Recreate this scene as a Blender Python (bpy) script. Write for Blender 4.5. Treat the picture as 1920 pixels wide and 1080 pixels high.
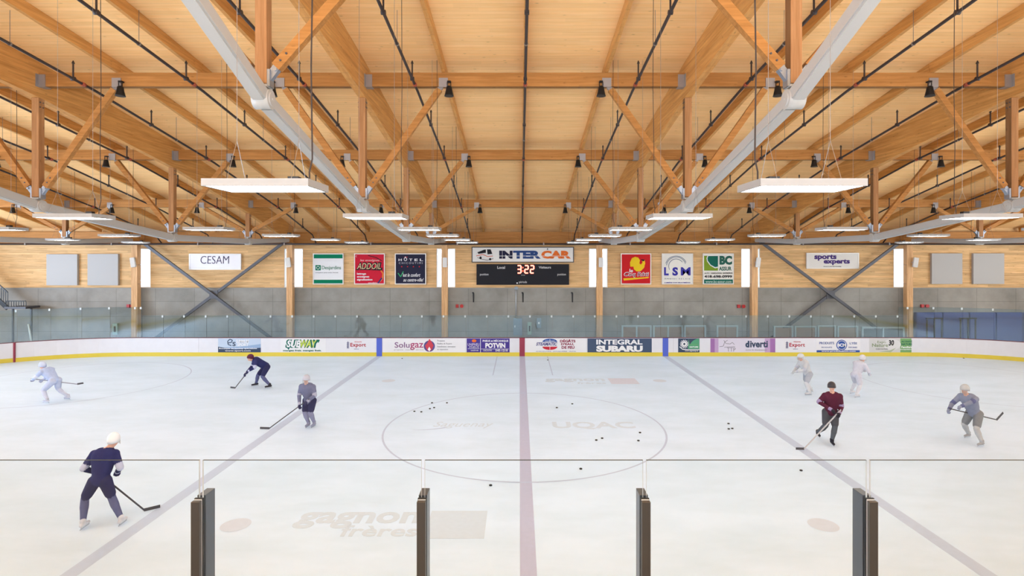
import bpy, bmesh, math, random
from mathutils import Vector, Matrix
random.seed(4)
R = math.radians
S = bpy.context.scene
for o in list(bpy.data.objects): bpy.data.objects.remove(o)
COL = S.collection

# ------------------------------------------------------------------ camera
F = 1046.0                      # focal length in pixels of the 1920 wide frame
CX, CH = -0.16, 5.61            # camera x and height above the ice
cd = bpy.data.cameras.new('camera'); cam = bpy.data.objects.new('camera', cd); COL.objects.link(cam)
cam.location = (CX, 0, CH); cam.rotation_euler = (R(90), 0, 0)
cd.sensor_width = 36; cd.lens = 36*F/1920; cd.shift_x = -14/1920; cd.shift_y = -58/1920
cd.clip_start = .05; cd.clip_end = 300
S.camera = cam
# ------------------------------------------------------------------ world and light
w = bpy.data.worlds.new('world'); S.world = w; w.use_nodes = True
nt = w.node_tree; bg = nt.nodes['Background']
bg.inputs[0].default_value = (.86, .93, 1, 1); bg.inputs[1].default_value = 2.2
S.view_settings.view_transform = 'Standard'; S.view_settings.look = 'None'
S.view_settings.gamma = 1; S.view_settings.use_curve_mapping = False
S.view_settings.exposure = 0.33
LAMP = 25.5                     # radiance of the pendant panels
def area(name, loc, rot, sx, sy, power, col):
    l = bpy.data.lights.new(name, 'AREA'); l.shape = 'RECTANGLE'; l.size = sx; l.size_y = sy
    l.energy = power; l.color = col
    o = bpy.data.objects.new(name, l); COL.objects.link(o); o.location = loc; o.rotation_euler = rot
    return o
area('daylight_left', (-35.6, 16, 4.6), (0, R(-112), 0), 3.2, 26, 6600, (.62, .78, 1))
area('fill_right', (35.6, 16, 4.6), (0, R(112), 0), 3.2, 26, 3200, (.85, .94, 1))  # added fill with no known window, tilted up to brighten the ceiling
area('fill_near', (0, -3.7, 6.4), (R(152), 0, 0), 60, 2.4, 11500, (.90, .94, 1))  # added upward fill for the roof deck; no real source on this side

def px(x, y, d):                # world point that the photo shows at pixel x, y at depth d
    return Vector((CX+(x-974)*d/F, d, CH+(482-y)*d/F))
def X(x, d): return CX+(x-974)*d/F
def Z(y, d): return CH+(482-y)*d/F
def DI(y): return CH*F/(y-482)  # depth of a spot on the ice

# ------------------------------------------------------------------ materials
MC = {}
def mat(name, col, rough=.6, metal=0, emit=0, spec=.4, noise=0, nscale=6, bump=0):
    if name in MC: return MC[name]
    m = bpy.data.materials.new(name); m.use_nodes = True; MC[name] = m
    n = m.node_tree.nodes; L = m.node_tree.links; b = n['Principled BSDF']
    c = (*col, 1)
    b.inputs['Base Color'].default_value = c; b.inputs['Roughness'].default_value = rough
    b.inputs['Metallic'].default_value = metal; b.inputs['Specular IOR Level'].default_value = spec
    if emit:
        b.inputs['Emission Color'].default_value = c; b.inputs['Emission Strength'].default_value = emit
    if noise:
        tc = n.new('ShaderNodeTexCoord'); t = n.new('ShaderNodeTexNoise'); t.inputs['Scale'].default_value = nscale
        t.inputs['Detail'].default_value = 5
        L.new(tc.outputs['Object'], t.inputs['Vector'])
        mx = n.new('ShaderNodeMix'); mx.data_type = 'RGBA'
        mx.inputs[6].default_value = tuple(v*(1-noise) for v in col)+(1,)
        mx.inputs[7].default_value = tuple(min(1, v*(1+noise)) for v in col)+(1,)
        L.new(t.outputs['Fac'], mx.inputs[0]); L.new(mx.outputs[2], b.inputs['Base Color'])
        if bump:
            bp = n.new('ShaderNodeBump'); bp.inputs['Strength'].default_value = bump
            L.new(t.outputs['Fac'], bp.inputs['Height']); L.new(bp.outputs[0], b.inputs['Normal'])
    return m

def wood(name, dark, light, axis, board=None, across=1, rough=.55, vari=.25):
    """procedural timber: grain runs along axis (0,1,2); board = width of boards laid side by side along `across`"""
    m = bpy.data.materials.new(name); m.use_nodes = True; MC[name] = m
    n = m.node_tree.nodes; L = m.node_tree.links; b = n['Principled BSDF']
    b.inputs['Roughness'].default_value = rough; b.inputs['Specular IOR Level'].default_value = .15
    tc = n.new('ShaderNodeTexCoord')
    mp = n.new('ShaderNodeMapping'); sc = [14, 14, 14]; sc[axis] = .9
    mp.inputs['Scale'].default_value = sc
    L.new(tc.outputs['Object'], mp.inputs['Vector'])
    t = n.new('ShaderNodeTexNoise'); t.inputs['Scale'].default_value = 1; t.inputs['Detail'].default_value = 7
    t.inputs['Roughness'].default_value = .62
    L.new(mp.outputs[0], t.inputs['Vector'])
    r = n.new('ShaderNodeValToRGB')
    r.color_ramp.elements[0].position = .3; r.color_ramp.elements[0].color = (*dark, 1)
    r.color_ramp.elements[1].position = .68; r.color_ramp.elements[1].color = (*light, 1)
    L.new(t.outputs['Fac'], r.inputs[0])
    out = r.outputs[0]
    # knots
    mp2 = n.new('ShaderNodeMapping'); sc2 = [5.5, 5.5, 5.5]; sc2[axis] = 2.0; mp2.inputs['Scale'].default_value = sc2
    L.new(tc.outputs['Object'], mp2.inputs['Vector'])
    v = n.new('ShaderNodeTexVoronoi'); v.inputs['Scale'].default_value = 1
    L.new(mp2.outputs[0], v.inputs['Vector'])
    kr = n.new('ShaderNodeMapRange'); kr.inputs[1].default_value = .03; kr.inputs[2].default_value = .13
    kr.inputs[3].default_value = .62; kr.inputs[4].default_value = 1
    L.new(v.outputs['Distance'], kr.inputs[0])
    mm = n.new('ShaderNodeMix'); mm.data_type = 'RGBA'; mm.blend_type = 'MULTIPLY'; mm.inputs[0].default_value = 1
    L.new(out, mm.inputs[6]); L.new(kr.outputs[0], mm.inputs[7]); out = mm.outputs[2]
    if board:
        sp = n.new('ShaderNodeSeparateXYZ'); L.new(tc.outputs['Object'], sp.inputs[0])
        d = n.new('ShaderNodeMath'); d.operation = 'DIVIDE'; d.inputs[1].default_value = board
        L.new(sp.outputs[across], d.inputs[0])
        fl = n.new('ShaderNodeMath'); fl.operation = 'FLOOR'; L.new(d.outputs[0], fl.inputs[0])
        # board ends: shift along grain per row
        wn0 = n.new('ShaderNodeTexWhiteNoise'); wn0.noise_dimensions = '1D'; L.new(fl.outputs[0], wn0.inputs['W'])
        al = n.new('ShaderNodeMath'); al.operation = 'MULTIPLY_ADD'; al.inputs[1].default_value = 1/3.7
        L.new(sp.outputs[axis], al.inputs[0]); L.new(wn0.outputs['Value'], al.inputs[2])
        fl2 = n.new('ShaderNodeMath'); fl2.operation = 'FLOOR'; L.new(al.outputs[0], fl2.inputs[0])
        cb = n.new('ShaderNodeCombineXYZ'); L.new(fl.outputs[0], cb.inputs[0]); L.new(fl2.outputs[0], cb.inputs[1])
        wn = n.new('ShaderNodeTexWhiteNoise'); wn.noise_dimensions = '2D'; L.new(cb.outputs[0], wn.inputs['Vector'])
        mr = n.new('ShaderNodeMapRange'); mr.inputs[3].default_value = 1-vari; mr.inputs[4].default_value = 1+vari*.35
        L.new(wn.outputs['Value'], mr.inputs[0])
        fr = n.new('ShaderNodeMath'); fr.operation = 'FRACT'; L.new(d.outputs[0], fr.inputs[0])
        gr = n.new('ShaderNodeMapRange'); gr.inputs[1].default_value = 0; gr.inputs[2].default_value = .07
        gr.inputs[3].default_value = .62; gr.inputs[4].default_value = 1
        L.new(fr.outputs[0], gr.inputs[0])
        m1 = n.new('ShaderNodeMath'); m1.operation = 'MULTIPLY'; L.new(mr.outputs[0], m1.inputs[0]); L.new(gr.outputs[0], m1.inputs[1])
        m2 = n.new('ShaderNodeMix'); m2.data_type = 'RGBA'; m2.blend_type = 'MULTIPLY'; m2.inputs[0].default_value = 1
        L.new(out, m2.inputs[6]); L.new(m1.outputs[0], m2.inputs[7]); out = m2.outputs[2]
    L.new(out, b.inputs['Base Color'])
    return m

DK, LT = (.50, .255, .085), (.76, .46, .20)
DECK = wood('deck_boards', (.90, .52, .21), (.98, .62, .29), 0, .16, 1, .6, .05)
WALLW = wood('wall_boards', (.56, .335, .14), (.80, .53, .27), 0, .14, 2, .55, .2)
GX = wood('glulam_x', (.36, .155, .04), (.52, .245, .075), 0, .045, 2, .5, .12)
GY = wood('glulam_y', (.50, .225, .06), (.70, .355, .11), 1, .045, 2, .5, .12)
GZ = wood('glulam_z', (.33, .155, .06), (.47, .245, .11), 2, .05, 0, .5, .12)
CZ = wood('column_wood', (.52, .28, .12), (.74, .46, .24), 2, .05, 0, .5, .12)
STEEL = mat('painted_steel', (.47, .46, .44), .5, .1)
GALV = mat('galvanised_steel', (.33, .37, .44), .38, .75, noise=.15, nscale=20)
BRACK = mat('bracket_steel', (.36, .34, .34), .45, .5, noise=.08)
PIPE = mat('dark_pipe', (.045, .032, .03), .45, .3)
REDC = mat('red_coupling', (.30, .06, .03), .5)
BLACK = mat('black_metal', (.012, .012, .013), .4, .3)
DGREY = mat('dark_grey_steel', (.085, .085, .095), .45, .4, noise=.1)
WHITE = mat('white_paint', (.80, .80, .80), .5)
LAMPW = mat('lamp_housing', (.36, .355, .35), .45)
DIFF = mat('lamp_diffuser', (.90, .96, 1), .5, emit=LAMP)
BOLT = mat('bolt', (.10, .11, .14), .4, .8)
RUB = mat('rubber', (.012, .012, .014), .6)
SPOTG = mat('spot_glass', (.5, .52, .56), .1, .6)

def conc():
    m = bpy.data.materials.new('concrete'); m.use_nodes = True
    n = m.node_tree.nodes; L = m.node_tree.links; b = n['Principled BSDF']; b.inputs['Roughness'].default_value = .75
    tc = n.new('ShaderNodeTexCoord')
    t = n.new('ShaderNodeTexNoise'); t.inputs['Scale'].default_value = .55; t.inputs['Detail'].default_value = 8; t.inputs['Roughness'].default_value = .6
    L.new(tc.outputs['Object'], t.inputs['Vector'])
    r = n.new('ShaderNodeValToRGB'); r.color_ramp.elements[0].position = .25; r.color_ramp.elements[0].color = (.20, .19, .17, 1)
    r.color_ramp.elements[1].position = .72; r.color_ramp.elements[1].color = (.36, .345, .315, 1)
    L.new(t.outputs['Fac'], r.inputs[0])
    # form-panel joints: horizontal every .9 m, vertical every 2.4 m
    br = n.new('ShaderNodeTexBrick'); mp = n.new('ShaderNodeMapping'); mp.inputs['Rotation'].default_value = (R(90), 0, 0)
    mp.inputs['Location'].default_value = (.9, .12, .12)
    L.new(tc.outputs['Object'], mp.inputs['Vector']); L.new(mp.outputs[0], br.inputs['Vector'])
    br.offset = 0; br.inputs['Scale'].default_value = 1; br.inputs['Brick Width'].default_value = 2.4
    br.inputs['Row Height'].default_value = .92; br.inputs['Mortar Size'].default_value = .012
    br.inputs['Mortar Smooth'].default_value = .3
    br.inputs['Color1'].default_value = (1, 1, 1, 1); br.inputs['Color2'].default_value = (.9, .9, .9, 1); br.inputs['Mortar'].default_value = (.55, .55, .55, 1)
    mx = n.new('ShaderNodeMix'); mx.data_type = 'RGBA'; mx.blend_type = 'MULTIPLY'; mx.inputs[0].default_value = 1
    L.new(r.outputs[0], mx.inputs[6]); L.new(br.outputs['Color'], mx.inputs[7])
    L.new(mx.outputs[2], b.inputs['Base Color'])
    return m
CONC = conc()

def icemat():
    m = bpy.data.materials.new('ice'); m.use_nodes = True
    n = m.node_tree.nodes; L = m.node_tree.links; b = n['Principled BSDF']
    b.inputs['Specular IOR Level'].default_value = .12
    tc = n.new('ShaderNodeTexCoord')
    t = n.new('ShaderNodeTexNoise'); t.inputs['Scale'].default_value = .35; t.inputs['Detail'].default_value = 9; t.inputs['Roughness'].default_value = .7
    mp = n.new('ShaderNodeMapping'); mp.inputs['Scale'].default_value = (1, 2.2, 1); mp.inputs['Rotation'].default_value = (0, 0, R(12))
    L.new(tc.outputs['Object'], mp.inputs['Vector']); L.new(mp.outputs[0], t.inputs['Vector'])
    r = n.new('ShaderNodeValToRGB'); r.color_ramp.elements[0].position = .3; r.color_ramp.elements[0].color = (.57, .692, .82, 1)
    r.color_ramp.elements[1].position = .6; r.color_ramp.elements[1].color = (.645, .765, .915, 1)
    L.new(t.outputs['Fac'], r.inputs[0]); L.new(r.outputs[0], b.inputs['Base Color'])
    # skate scratches
    w = n.new('ShaderNodeTexWave'); w.inputs['Scale'].default_value = .8; w.inputs['Distortion'].default_value = 16; w.inputs['Detail'].default_value = 4
    L.new(tc.outputs['Object'], w.inputs['Vector'])
    bp = n.new('ShaderNodeBump'); bp.inputs['Strength'].default_value = .05; L.new(w.outputs['Fac'], bp.inputs['Height']); L.new(bp.outputs[0], b.inputs['Normal'])
    b.inputs['Roughness'].default_value = .42
    return m
ICE = icemat()

def glassmat(name, tint, refl, top=.6):
    m = bpy.data.materials.new(name); m.use_nodes = True; MC[name] = m
    n = m.node_tree.nodes; L = m.node_tree.links
    n.remove(n['Principled BSDF']); out = n['Material Output']
    tr = n.new('ShaderNodeBsdfTransparent'); tr.inputs[0].default_value = (*tint, 1)
    gl = n.new('ShaderNodeBsdfGlossy'); gl.inputs['Roughness'].default_value = .06; gl.inputs[0].default_value = (.75, .9, 1, 1)
    lw = n.new('ShaderNodeLayerWeight'); lw.inputs[0].default_value = .35
    mr = n.new('ShaderNodeMapRange'); mr.inputs[3].default_value = refl; mr.inputs[4].default_value = top
    L.new(lw.outputs['Fresnel'], mr.inputs[0])
    mx = n.new('ShaderNodeMixShader'); L.new(mr.outputs[0], mx.inputs[0]); L.new(tr.outputs[0], mx.inputs[1]); L.new(gl.outputs[0], mx.inputs[2])
    L.new(mx.outputs[0], out.inputs[0])
    return m
GLASS = glassmat('rink_glass', (.86, .92, .94), .07)
GGLASS = glassmat('guard_glass', (.975, .99, .99), .0, .05)
WGLASS = glassmat('window_glass', (.95, .98, 1), .03)
GEDGE = mat('glass_edge', (.05, .065, .07), .5, spec=.1)
GEDGEL = mat('glass_edge_side', (.56, .60, .62), .5, spec=.2)

# ------------------------------------------------------------------ mesh helpers
def BM(): return bmesh.new()
def bx(bm, x0, x1, y0, y1, z0, z1, mi=0):
    vs = [bm.verts.new((x, y, z)) for z in (z0, z1) for y in (y0, y1) for x in (x0, x1)]
    fs = []
    for f in ((0, 2, 3, 1), (4, 5, 7, 6), (0, 1, 5, 4), (2, 6, 7, 3), (0, 4, 6, 2), (1, 3, 7, 5)):
        fc = bm.faces.new([vs[i] for i in f]); fc.material_index = mi; fs.append(fc)
    return vs, fs
def cbx(bm, c, s, mi=0):
    return bx(bm, c[0]-s[0]/2, c[0]+s[0]/2, c[1]-s[1]/2, c[1]+s[1]/2, c[2]-s[2]/2, c[2]+s[2]/2, mi)
def beam(bm, p0, p1, wd, ht, up=(0, 0, 1), mi=0):
    p0 = Vector(p0); p1 = Vector(p1); d = (p1-p0).normalized(); up = Vector(up)
    s = d.cross(up).normalized(); u = s.cross(d).normalized()
    a = [p0+s*sx*wd/2+u*sz*ht/2 for sx, sz in ((-1, -1), (1, -1), (1, 1), (-1, 1))]
    b = [v+(p1-p0) for v in a]
    va = [bm.verts.new(v) for v in a]; vb = [bm.verts.new(v) for v in b]
    fs = [bm.faces.new(va[::-1]), bm.faces.new(vb)]
    for i in range(4): fs.append(bm.faces.new((va[i], va[(i+1) % 4], vb[(i+1) % 4], vb[i])))
    for f in fs: f.material_index = mi
def tube(bm, pts, r, n=8, mi=0, r2=None):
    pts = [Vector(p) for p in pts]; rings = []
    for i, p in enumerate(pts):
        if i == 0: d = pts[1]-p
        elif i == len(pts)-1: d = p-pts[i-1]
        else: d = (pts[i+1]-p).normalized()+(p-pts[i-1]).normalized()
        d.normalize(); a = Vector((0, 0, 1)) if abs(d.z) < .9 else Vector((1, 0, 0))
        s = d.cross(a).normalized(); u = s.cross(d)
        rr = r if r2 is None else r+(r2-r)*i/(len(pts)-1)
        rings.append([bm.verts.new(p+(s*math.cos(2*math.pi*k/n)+u*math.sin(2*math.pi*k/n))*rr) for k in range(n)])
    for a, b in zip(rings, rings[1:]):
        for k in range(n): f = bm.faces.new((a[k], a[(k+1) % n], b[(k+1) % n], b[k])); f.material_index = mi; f.smooth = n > 6
    for rg in (rings[0][::-1], rings[-1]): f = bm.faces.new(rg); f.material_index = mi
def lathe(bm, prof, c=(0, 0, 0), n=24, mi=0):
    rings = []
    for r, z in prof:
        rings.append([bm.verts.new((c[0]+r*math.cos(2*math.pi*k/n), c[1]+r*math.sin(2*math.pi*k/n), c[2]+z)) for k in range(n)])
    for a, b in zip(rings, rings[1:]):
        for k in range(n): f = bm.faces.new((a[k], a[(k+1) % n], b[(k+1) % n], b[k])); f.material_index = mi; f.smooth = True
    for rg in (rings[0][::-1], rings[-1]): f = bm.faces.new(rg); f.material_index = mi
def disc_x(bm, c, r, t, n=20, mi=0):    # disc whose axis is X
    tube(bm, [(c[0]-t/2, c[1], c[2]), (c[0]+t/2, c[1], c[2])], r, n, mi)
def worg(p):
    v = Vector((0, 0, 0))
    while p: v += p.location; p = p.parent
    return v
def obj(name, bm, m, parent=None, org=(0, 0, 0)):
    me = bpy.data.meshes.new(name)
    bmesh.ops.recalc_face_normals(bm, faces=bm.faces)
    off = worg(parent) if parent else Vector(org)
    bmesh.ops.translate(bm, verts=bm.verts, vec=-off)
    bm.to_mesh(me); bm.free()
    for x in (m if isinstance(m, (list, tuple)) else [m]): me.materials.append(x)
    o = bpy.data.objects.new(name, me); COL.objects.link(o)
    if parent: o.parent = parent
    else: o.location = off
    return o
def tag(o, label, cat, group=None):
    o['label'] = label; o['category'] = cat
    if group: o['group'] = group
    return o
def thing(name, label, cat, loc, group=None):
    o = bpy.data.objects.new(name, None); COL.objects.link(o); o.location = loc; o.empty_display_size = .1
    return tag(o, label, cat, group)
def struct(name, bm, m, parent=None, org=(0, 0, 0)):
    o = obj(name, bm, m, parent, org)
    if not parent: o['kind'] = 'structure'
    return o
def dup(root, loc, label=None):
    r = root.copy(); COL.objects.link(r); r.location = loc
    if label: r['label'] = label
    for ch in list(root.children):
        c = ch.copy(); COL.objects.link(c); c.parent = r
        for g in list(ch.children):
            d = g.copy(); COL.objects.link(d); d.parent = c
    return r
ORD = ['first', 'second', 'third', 'fourth', 'fifth', 'sixth', 'seventh', 'eighth', 'ninth', 'tenth', 'eleventh', 'twelfth',
       'thirteenth', 'fourteenth', 'fifteenth', 'sixteenth', 'seventeenth', 'eighteenth', 'nineteenth', 'twentieth',
       'twenty-first', 'twenty-second', 'twenty-third', 'twenty-fourth', 'twenty-fifth', 'twenty-sixth', 'twenty-seventh', 'twenty-eighth']

# flat shapes on a vertical face that looks towards -Y; thickness t towards the viewer
def plate(bm, x0, x1, z0, z1, y, t=.004, mi=0): bx(bm, x0, x1, y-t, y, z0, z1, mi)
def poly(bm, pts, y, t=.004, mi=0):
    a = [bm.verts.new((x, y-t, z)) for x, z in pts]; b = [bm.verts.new((x, y, z)) for x, z in pts]
    f = bm.faces.new(a); f.material_index = mi; f = bm.faces.new(b[::-1]); f.material_index = mi
    n = len(pts)
    for i in range(n): f = bm.faces.new((a[i], a[(i+1) % n], b[(i+1) % n], b[i])); f.material_index = mi
def ell(cx, cz, rx, rz, n=24, a0=0, a1=360):
    k = n if a1-a0 >= 360 else n+1
    return [(cx+rx*math.cos(R(a0+(a1-a0)*i/n)), cz+rz*math.sin(R(a0+(a1-a0)*i/n))) for i in range(k)]
def strip(pts, wd):     # thick 2D polyline
    L_, R_ = [], []
    for i, p in enumerate(pts):
        q = pts[min(i+1, len(pts)-1)]; o = pts[max(i-1, 0)]
        dx, dz = q[0]-o[0], q[1]-o[1]; l = math.hypot(dx, dz) or 1
        nx, nz = -dz/l*wd/2, dx/l*wd/2
        L_.append((p[0]+nx, p[1]+nz)); R_.append((p[0]-nx, p[1]-nz))
    return L_+R_[::-1]
def ribbon(bm, pts, wd, y, t=.004, mi=0):
    for a, b in zip(pts, pts[1:]): poly(bm, strip([a, b], wd), y, t, mi)
def textmesh(bm, s, x0, x1, z0, z1, y, bold=0.0, shear=0.0, t=.004, mi=0, flat=False, spacing=1.0):
    """write s so that its ink fills the box x0..x1 by z0..z1 (on the ice when flat: z are depths)"""
    cu = bpy.data.curves.new('t', 'FONT'); cu.body = s; cu.size = 1; cu.offset = bold; cu.shear = shear
    cu.space_character = spacing; cu.resolution_u = 3; cu.extrude = .01
    to = bpy.data.objects.new('t', cu); COL.objects.link(to)
    dg = bpy.context.evaluated_depsgraph_get(); dg.update()
    me = bpy.data.meshes.new_from_object(to.evaluated_get(dg))
    bpy.data.objects.remove(to); bpy.data.curves.remove(cu)
    if not me.vertices: return
    xs = [v.co.x for v in me.vertices]; ys = [v.co.y for v in me.vertices]
    ax, bx_, ay, by = min(xs), max(xs), min(ys), max(ys)
    vs = []
    for v in me.vertices:
        u = x0+(v.co.x-ax)/(bx_-ax)*(x1-x0); q = z0+(v.co.y-ay)/(by-ay)*(z1-z0); e = (v.co.z > 0)
        vs.append(bm.verts.new((u, q, y+(t if e else 0)) if flat else (u, y-(t if e else 0), q)))
    for p in me.polygons:
        try: f = bm.faces.new([vs[i] for i in p.vertices]); f.material_index = mi
        except ValueError: pass
    bpy.data.meshes.remove(me)

# ================================================================== the room
WX = 36.0; WY = 34.35; NY = -4.0
bm = BM(); bx(bm, -WX, WX, NY, WY+.3, -.25, -.06); struct('floor', bm, CONC)
ROOF = [(-4.0, 6.80), (3.6, 6.50), (9.87, 6.06), (16.12, 5.30), (22.37, 4.29), (28.62, 2.95), (34.9, 1.33)]  # height above camera of the joists' undersides
def HJ(d):
    for (a, ha), (b, hb) in zip(ROOF, ROOF[1:]):
        if d <= b: return ha+(hb-ha)*(d-a)/(b-a)
    return ROOF[-1][1]
def ZJ(d): return CH+HJ(d)
JD = .30
bm = BM()
for (a, ha), (b, hb) in zip(ROOF, ROOF[1:]):
    za, zb = CH+ha+JD, CH+hb+JD
    v = [bm.verts.new(p) for p in ((-WX, a, za), (WX, a, za), (WX, b, zb), (-WX, b, zb), (-WX, a, za+.12), (WX, a, za+.12), (WX, b, zb+.12), (-WX, b, zb+.12))]
    for f in ((3, 2, 1, 0), (4, 5, 6, 7), (0, 1, 5, 4), (1, 2, 6, 5), (2, 3, 7, 6), (3, 0, 4, 7)): bm.faces.new([v[i] for i in f])
struct('ceiling', bm, DECK)

# far wall: concrete below, boards above, tall slot windows behind the columns
SP = 9.38
TX = [SP*(k+.5) for k in range(-4, 4)]          # truss and column lines
ZC = Z(541, 34.2)                                # top of the concrete
ZT = ZJ(WY)+JD
W0, W1 = Z(539, WY), Z(466, WY)
bm = BM(); bx(bm, -WX, WX, WY-.12, WY+.3, -.06, ZC); struct('wall_far', bm, CONC)
bm = BM(); xs = [-WX]
for x in TX: xs += [x-.58, x+.58]
xs.append(WX)
for i in range(0, len(xs), 2): bx(bm, xs[i], xs[i+1], WY, WY+.3, ZC, ZT)
for x in TX:
    bx(bm, x-.58, x+.58, WY, WY+.3, ZC, W0); bx(bm, x-.58, x+.58, WY, WY+.3, W1, ZT)
struct('wall_far_upper', bm, WALLW)
bm = BM(); bx(bm, -WX, WX, WY-.17, WY-.003, ZC+.003, ZC+.05); struct('trim_1', bm, mat('flashing', (.30, .28, .25), .6))
for i, x in enumerate(TX):
    bm = BM(); t = .045
    bx(bm, x-.58, x-.58+t, WY+.02, WY+.14, W0, W1); bx(bm, x+.58-t, x+.58, WY+.02, WY+.14, W0, W1)
    bx(bm, x-.58+t, x+.58-t, WY+.02, WY+.14, W0, W0+t); bx(bm, x-.58+t, x+.58-t, WY+.02, WY+.14, W1-t, W1)
    o = struct('window_%d' % (i+1), bm, WHITE, org=(x, WY, W0))
    bm = BM(); bx(bm, x-.58+t, x+.58-t, WY+.07, WY+.085, W0+t, W1-t); obj('pane', bm, WGLASS, o)
# side walls and the near wall
PW = mat('grey_wall', (.42, .40, .37), .7)
bm = BM(); bx(bm, -WX-.3, -WX, NY, WY+.3, -.06, 12.6); struct('wall_left', bm, PW)
bm = BM(); bx(bm, WX, WX+.3, NY, WY+.3, -.06, 12.6); struct('wall_right', bm, PW)
bm = BM(); bx(bm, -WX, WX, NY-.3, NY, -.06, 12.6); struct('wall_near', bm, PW)
for k, (n0, n1) in enumerate(((3, 15.5), (16.5, 29))):
    for sx in (-1, 1):
        bm = BM(); bx(bm, min(sx*WX, sx*(WX-.08)), max(sx*WX, sx*(WX-.08)), n0, n1, 3.0, 6.2); o = struct('window_%d' % (9+k*2+(sx > 0)), bm, WHITE)  # right-hand pair is unseen, added to go with the right fill light
bm = BM(); bx(bm, -30, 30, NY, NY+.08, 5.2, 7.6); struct('window_13', bm, WHITE)  # unseen white panel added to go with the near fill light
# stands slab the camera's guard glass stands on
bm = BM(); bx(bm, -WX, WX, NY, 3.32, 3.1, 3.4); struct('floor_stands', bm, CONC)

# ------------------------------------------------------------------ ice and its paint
bm = BM(); RX, RY0, RY1, CR = 30.48, 5.38, 31.55, 8.6
RC = (RY0+RY1)/2
def rink(rr=0.0, n=14):
    pts = []
    for cx, cy, a0 in ((RX-CR, RY1-CR, 0), (-RX+CR, RY1-CR, 90), (-RX+CR, RY0+CR, 180), (RX-CR, RY0+CR, 270)):
        for i in range(n+1):
            a = R(a0+90*i/n); pts.append((cx+(CR+rr)*math.cos(a), cy+(CR+rr)*math.sin(a)))
    return pts
loop = rink(.0)
a = [bm.verts.new((x, y, 0)) for x, y in loop]; b = [bm.verts.new((x, y, -.06)) for x, y in loop]
bm.faces.new(a); bm.faces.new(b[::-1])
for i in range(len(a)): bm.faces.new((a[i], a[(i+1) % len(a)], b[(i+1) % len(a)], b[i]))
ICEO = obj('ice_sheet', bm, ICE); tag(ICEO, 'white rink ice sheet inside the boards', 'ice'); del ICEO['category']; del ICEO['label']; ICEO['kind'] = 'structure'
def paint(name, c, a=.0): return mat(name, c, .45, noise=.07, nscale=9)
PRED = paint('faded_red_paint', (.45, .46, .61)); PBLUE = paint('faded_blue_paint', (.46, .54, .70))
PTHIN = paint('thin_line_paint', (.44, .51, .67)); PGREY = paint('faded_logo_paint', (.535, .615, .71))
PDOT = paint('faded_dot_paint', (.56, .61, .71)); PPINK = paint('faded_pink_paint', (.58, .58, .68))
def onice(name, m, fn, lab=None):
    bm = BM(); fn(bm); o = obj(name, bm, m, ICEO)
    if lab: o['label'] = lab
def ring(bm, cx, cy, r0, r1, z=.003, n=96):
    vs = [[bm.verts.new((cx+r*math.cos(2*math.pi*k/n), cy+r*math.sin(2*math.pi*k/n), z)) for k in range(n)] for r in (r0, r1)]
    for k in range(n): bm.faces.new((vs[0][k], vs[1][k], vs[1][(k+1) % n], vs[0][(k+1) % n]))
onice('centre_line', PRED, lambda b: bx(b, -.15, .15, RY0, RY1, 0, .003), 'faded red centre line')
for sx, w_ in ((-1, 'left'), (1, 'right')):
    onice('blue_line', PBLUE, lambda b: bx(b, sx*8.1-.15, sx*8.1+.15, RY0, RY1, 0, .003), 'faded blue line')
onice('faceoff_circle', PTHIN, lambda b: ring(b, 0, 18.44, 4.52, 4.58, .004), 'thin blue centre circle')
for sx in (-1, 1):
    for yy in (22, ):
        pass
    onice('faceoff_circle', PTHIN, lambda b: ring(b, sx*20.2, 25.15, 4.5, 4.55), 'thin faded end circle')
    onice('goal_line', PRED, lambda b: bx(b, sx*27.1-.025, sx*27.1+.025, 10, 28.8, 0, .003))
    onice('short_line', PTHIN, lambda b: bx(b, sx*1.42-.025, sx*1.42+.025, 26.5, RY1, 0, .003))
    for yy in (11.68, 25.3):
        def dot(b, cx=sx*6.15+.05, cy=yy):
            ring(b, cx, cy, .27, .30, .004, 32); ring(b, cx, cy, 0.001, .27, .003, 32)
        onice('faceoff_dot', PDOT, dot, 'faded pink faceoff dot')
def icetext(s, x0, x1, yb, yt, m=PGREY, bold=.02, shear=0):
    d0, d1 = DI(yb), DI(yt)
    dm = (d0+d1)/2
    bm = BM(); textmesh(bm, s, X(x0, dm), X(x1, dm), d0, d1, .0, bold, shear, .004, flat=True)
    obj('ice_lettering', bm, m, ICEO)
icetext('UQAC', 1036, 1190, 805, 791, bold=.03)
icetext('Saguenay', 813, 925, 803, 791, PGREY, 0, .3)
icetext('gagnon', 556, 786, 991, 960, bold=.03); icetext('frères', 640, 784, 1006, 985, bold=.02)
icetext('gagnon', 1022, 1134, 716.5, 710, bold=.03); icetext('frères', 1082, 1136, 720, 716.5, bold=.02)
onice('ice_logo', PGREY, lambda b: bx(b, X(801, 11.7), X(911, 11.7), DI(1010), DI(958), 0, .004))
onice('ice_logo', PPINK, lambda b: bx(b, X(1143, 25.2), X(1195, 25.2), DI(720), DI(709.5), 0, .004))
bm = BM()
for i in range(10):
    t0, t1 = i/10, (i+1)/10; f = lambda t: (X(775+60*t, 18.3), 18.1+.35*t*t-.1*t)
    (xa, ya), (xb, yb) = f(t0), f(t1); w0, w1 = .02+.09*t0, .02+.09*t1
    vs = [bm.verts.new(p) for p in ((xa, ya-w0/2, .004), (xb, yb-w1/2, .004), (xb, yb+w1/2, .004), (xa, ya+w0/2, .004))]; bm.faces.new(vs)
obj('ice_swoosh', bm, PTHIN, ICEO)
bm = BM(); bx(bm, X(545, 11.4), X(600, 11.4), 11.35, 11.45, 0, .004); bm.free()

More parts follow.
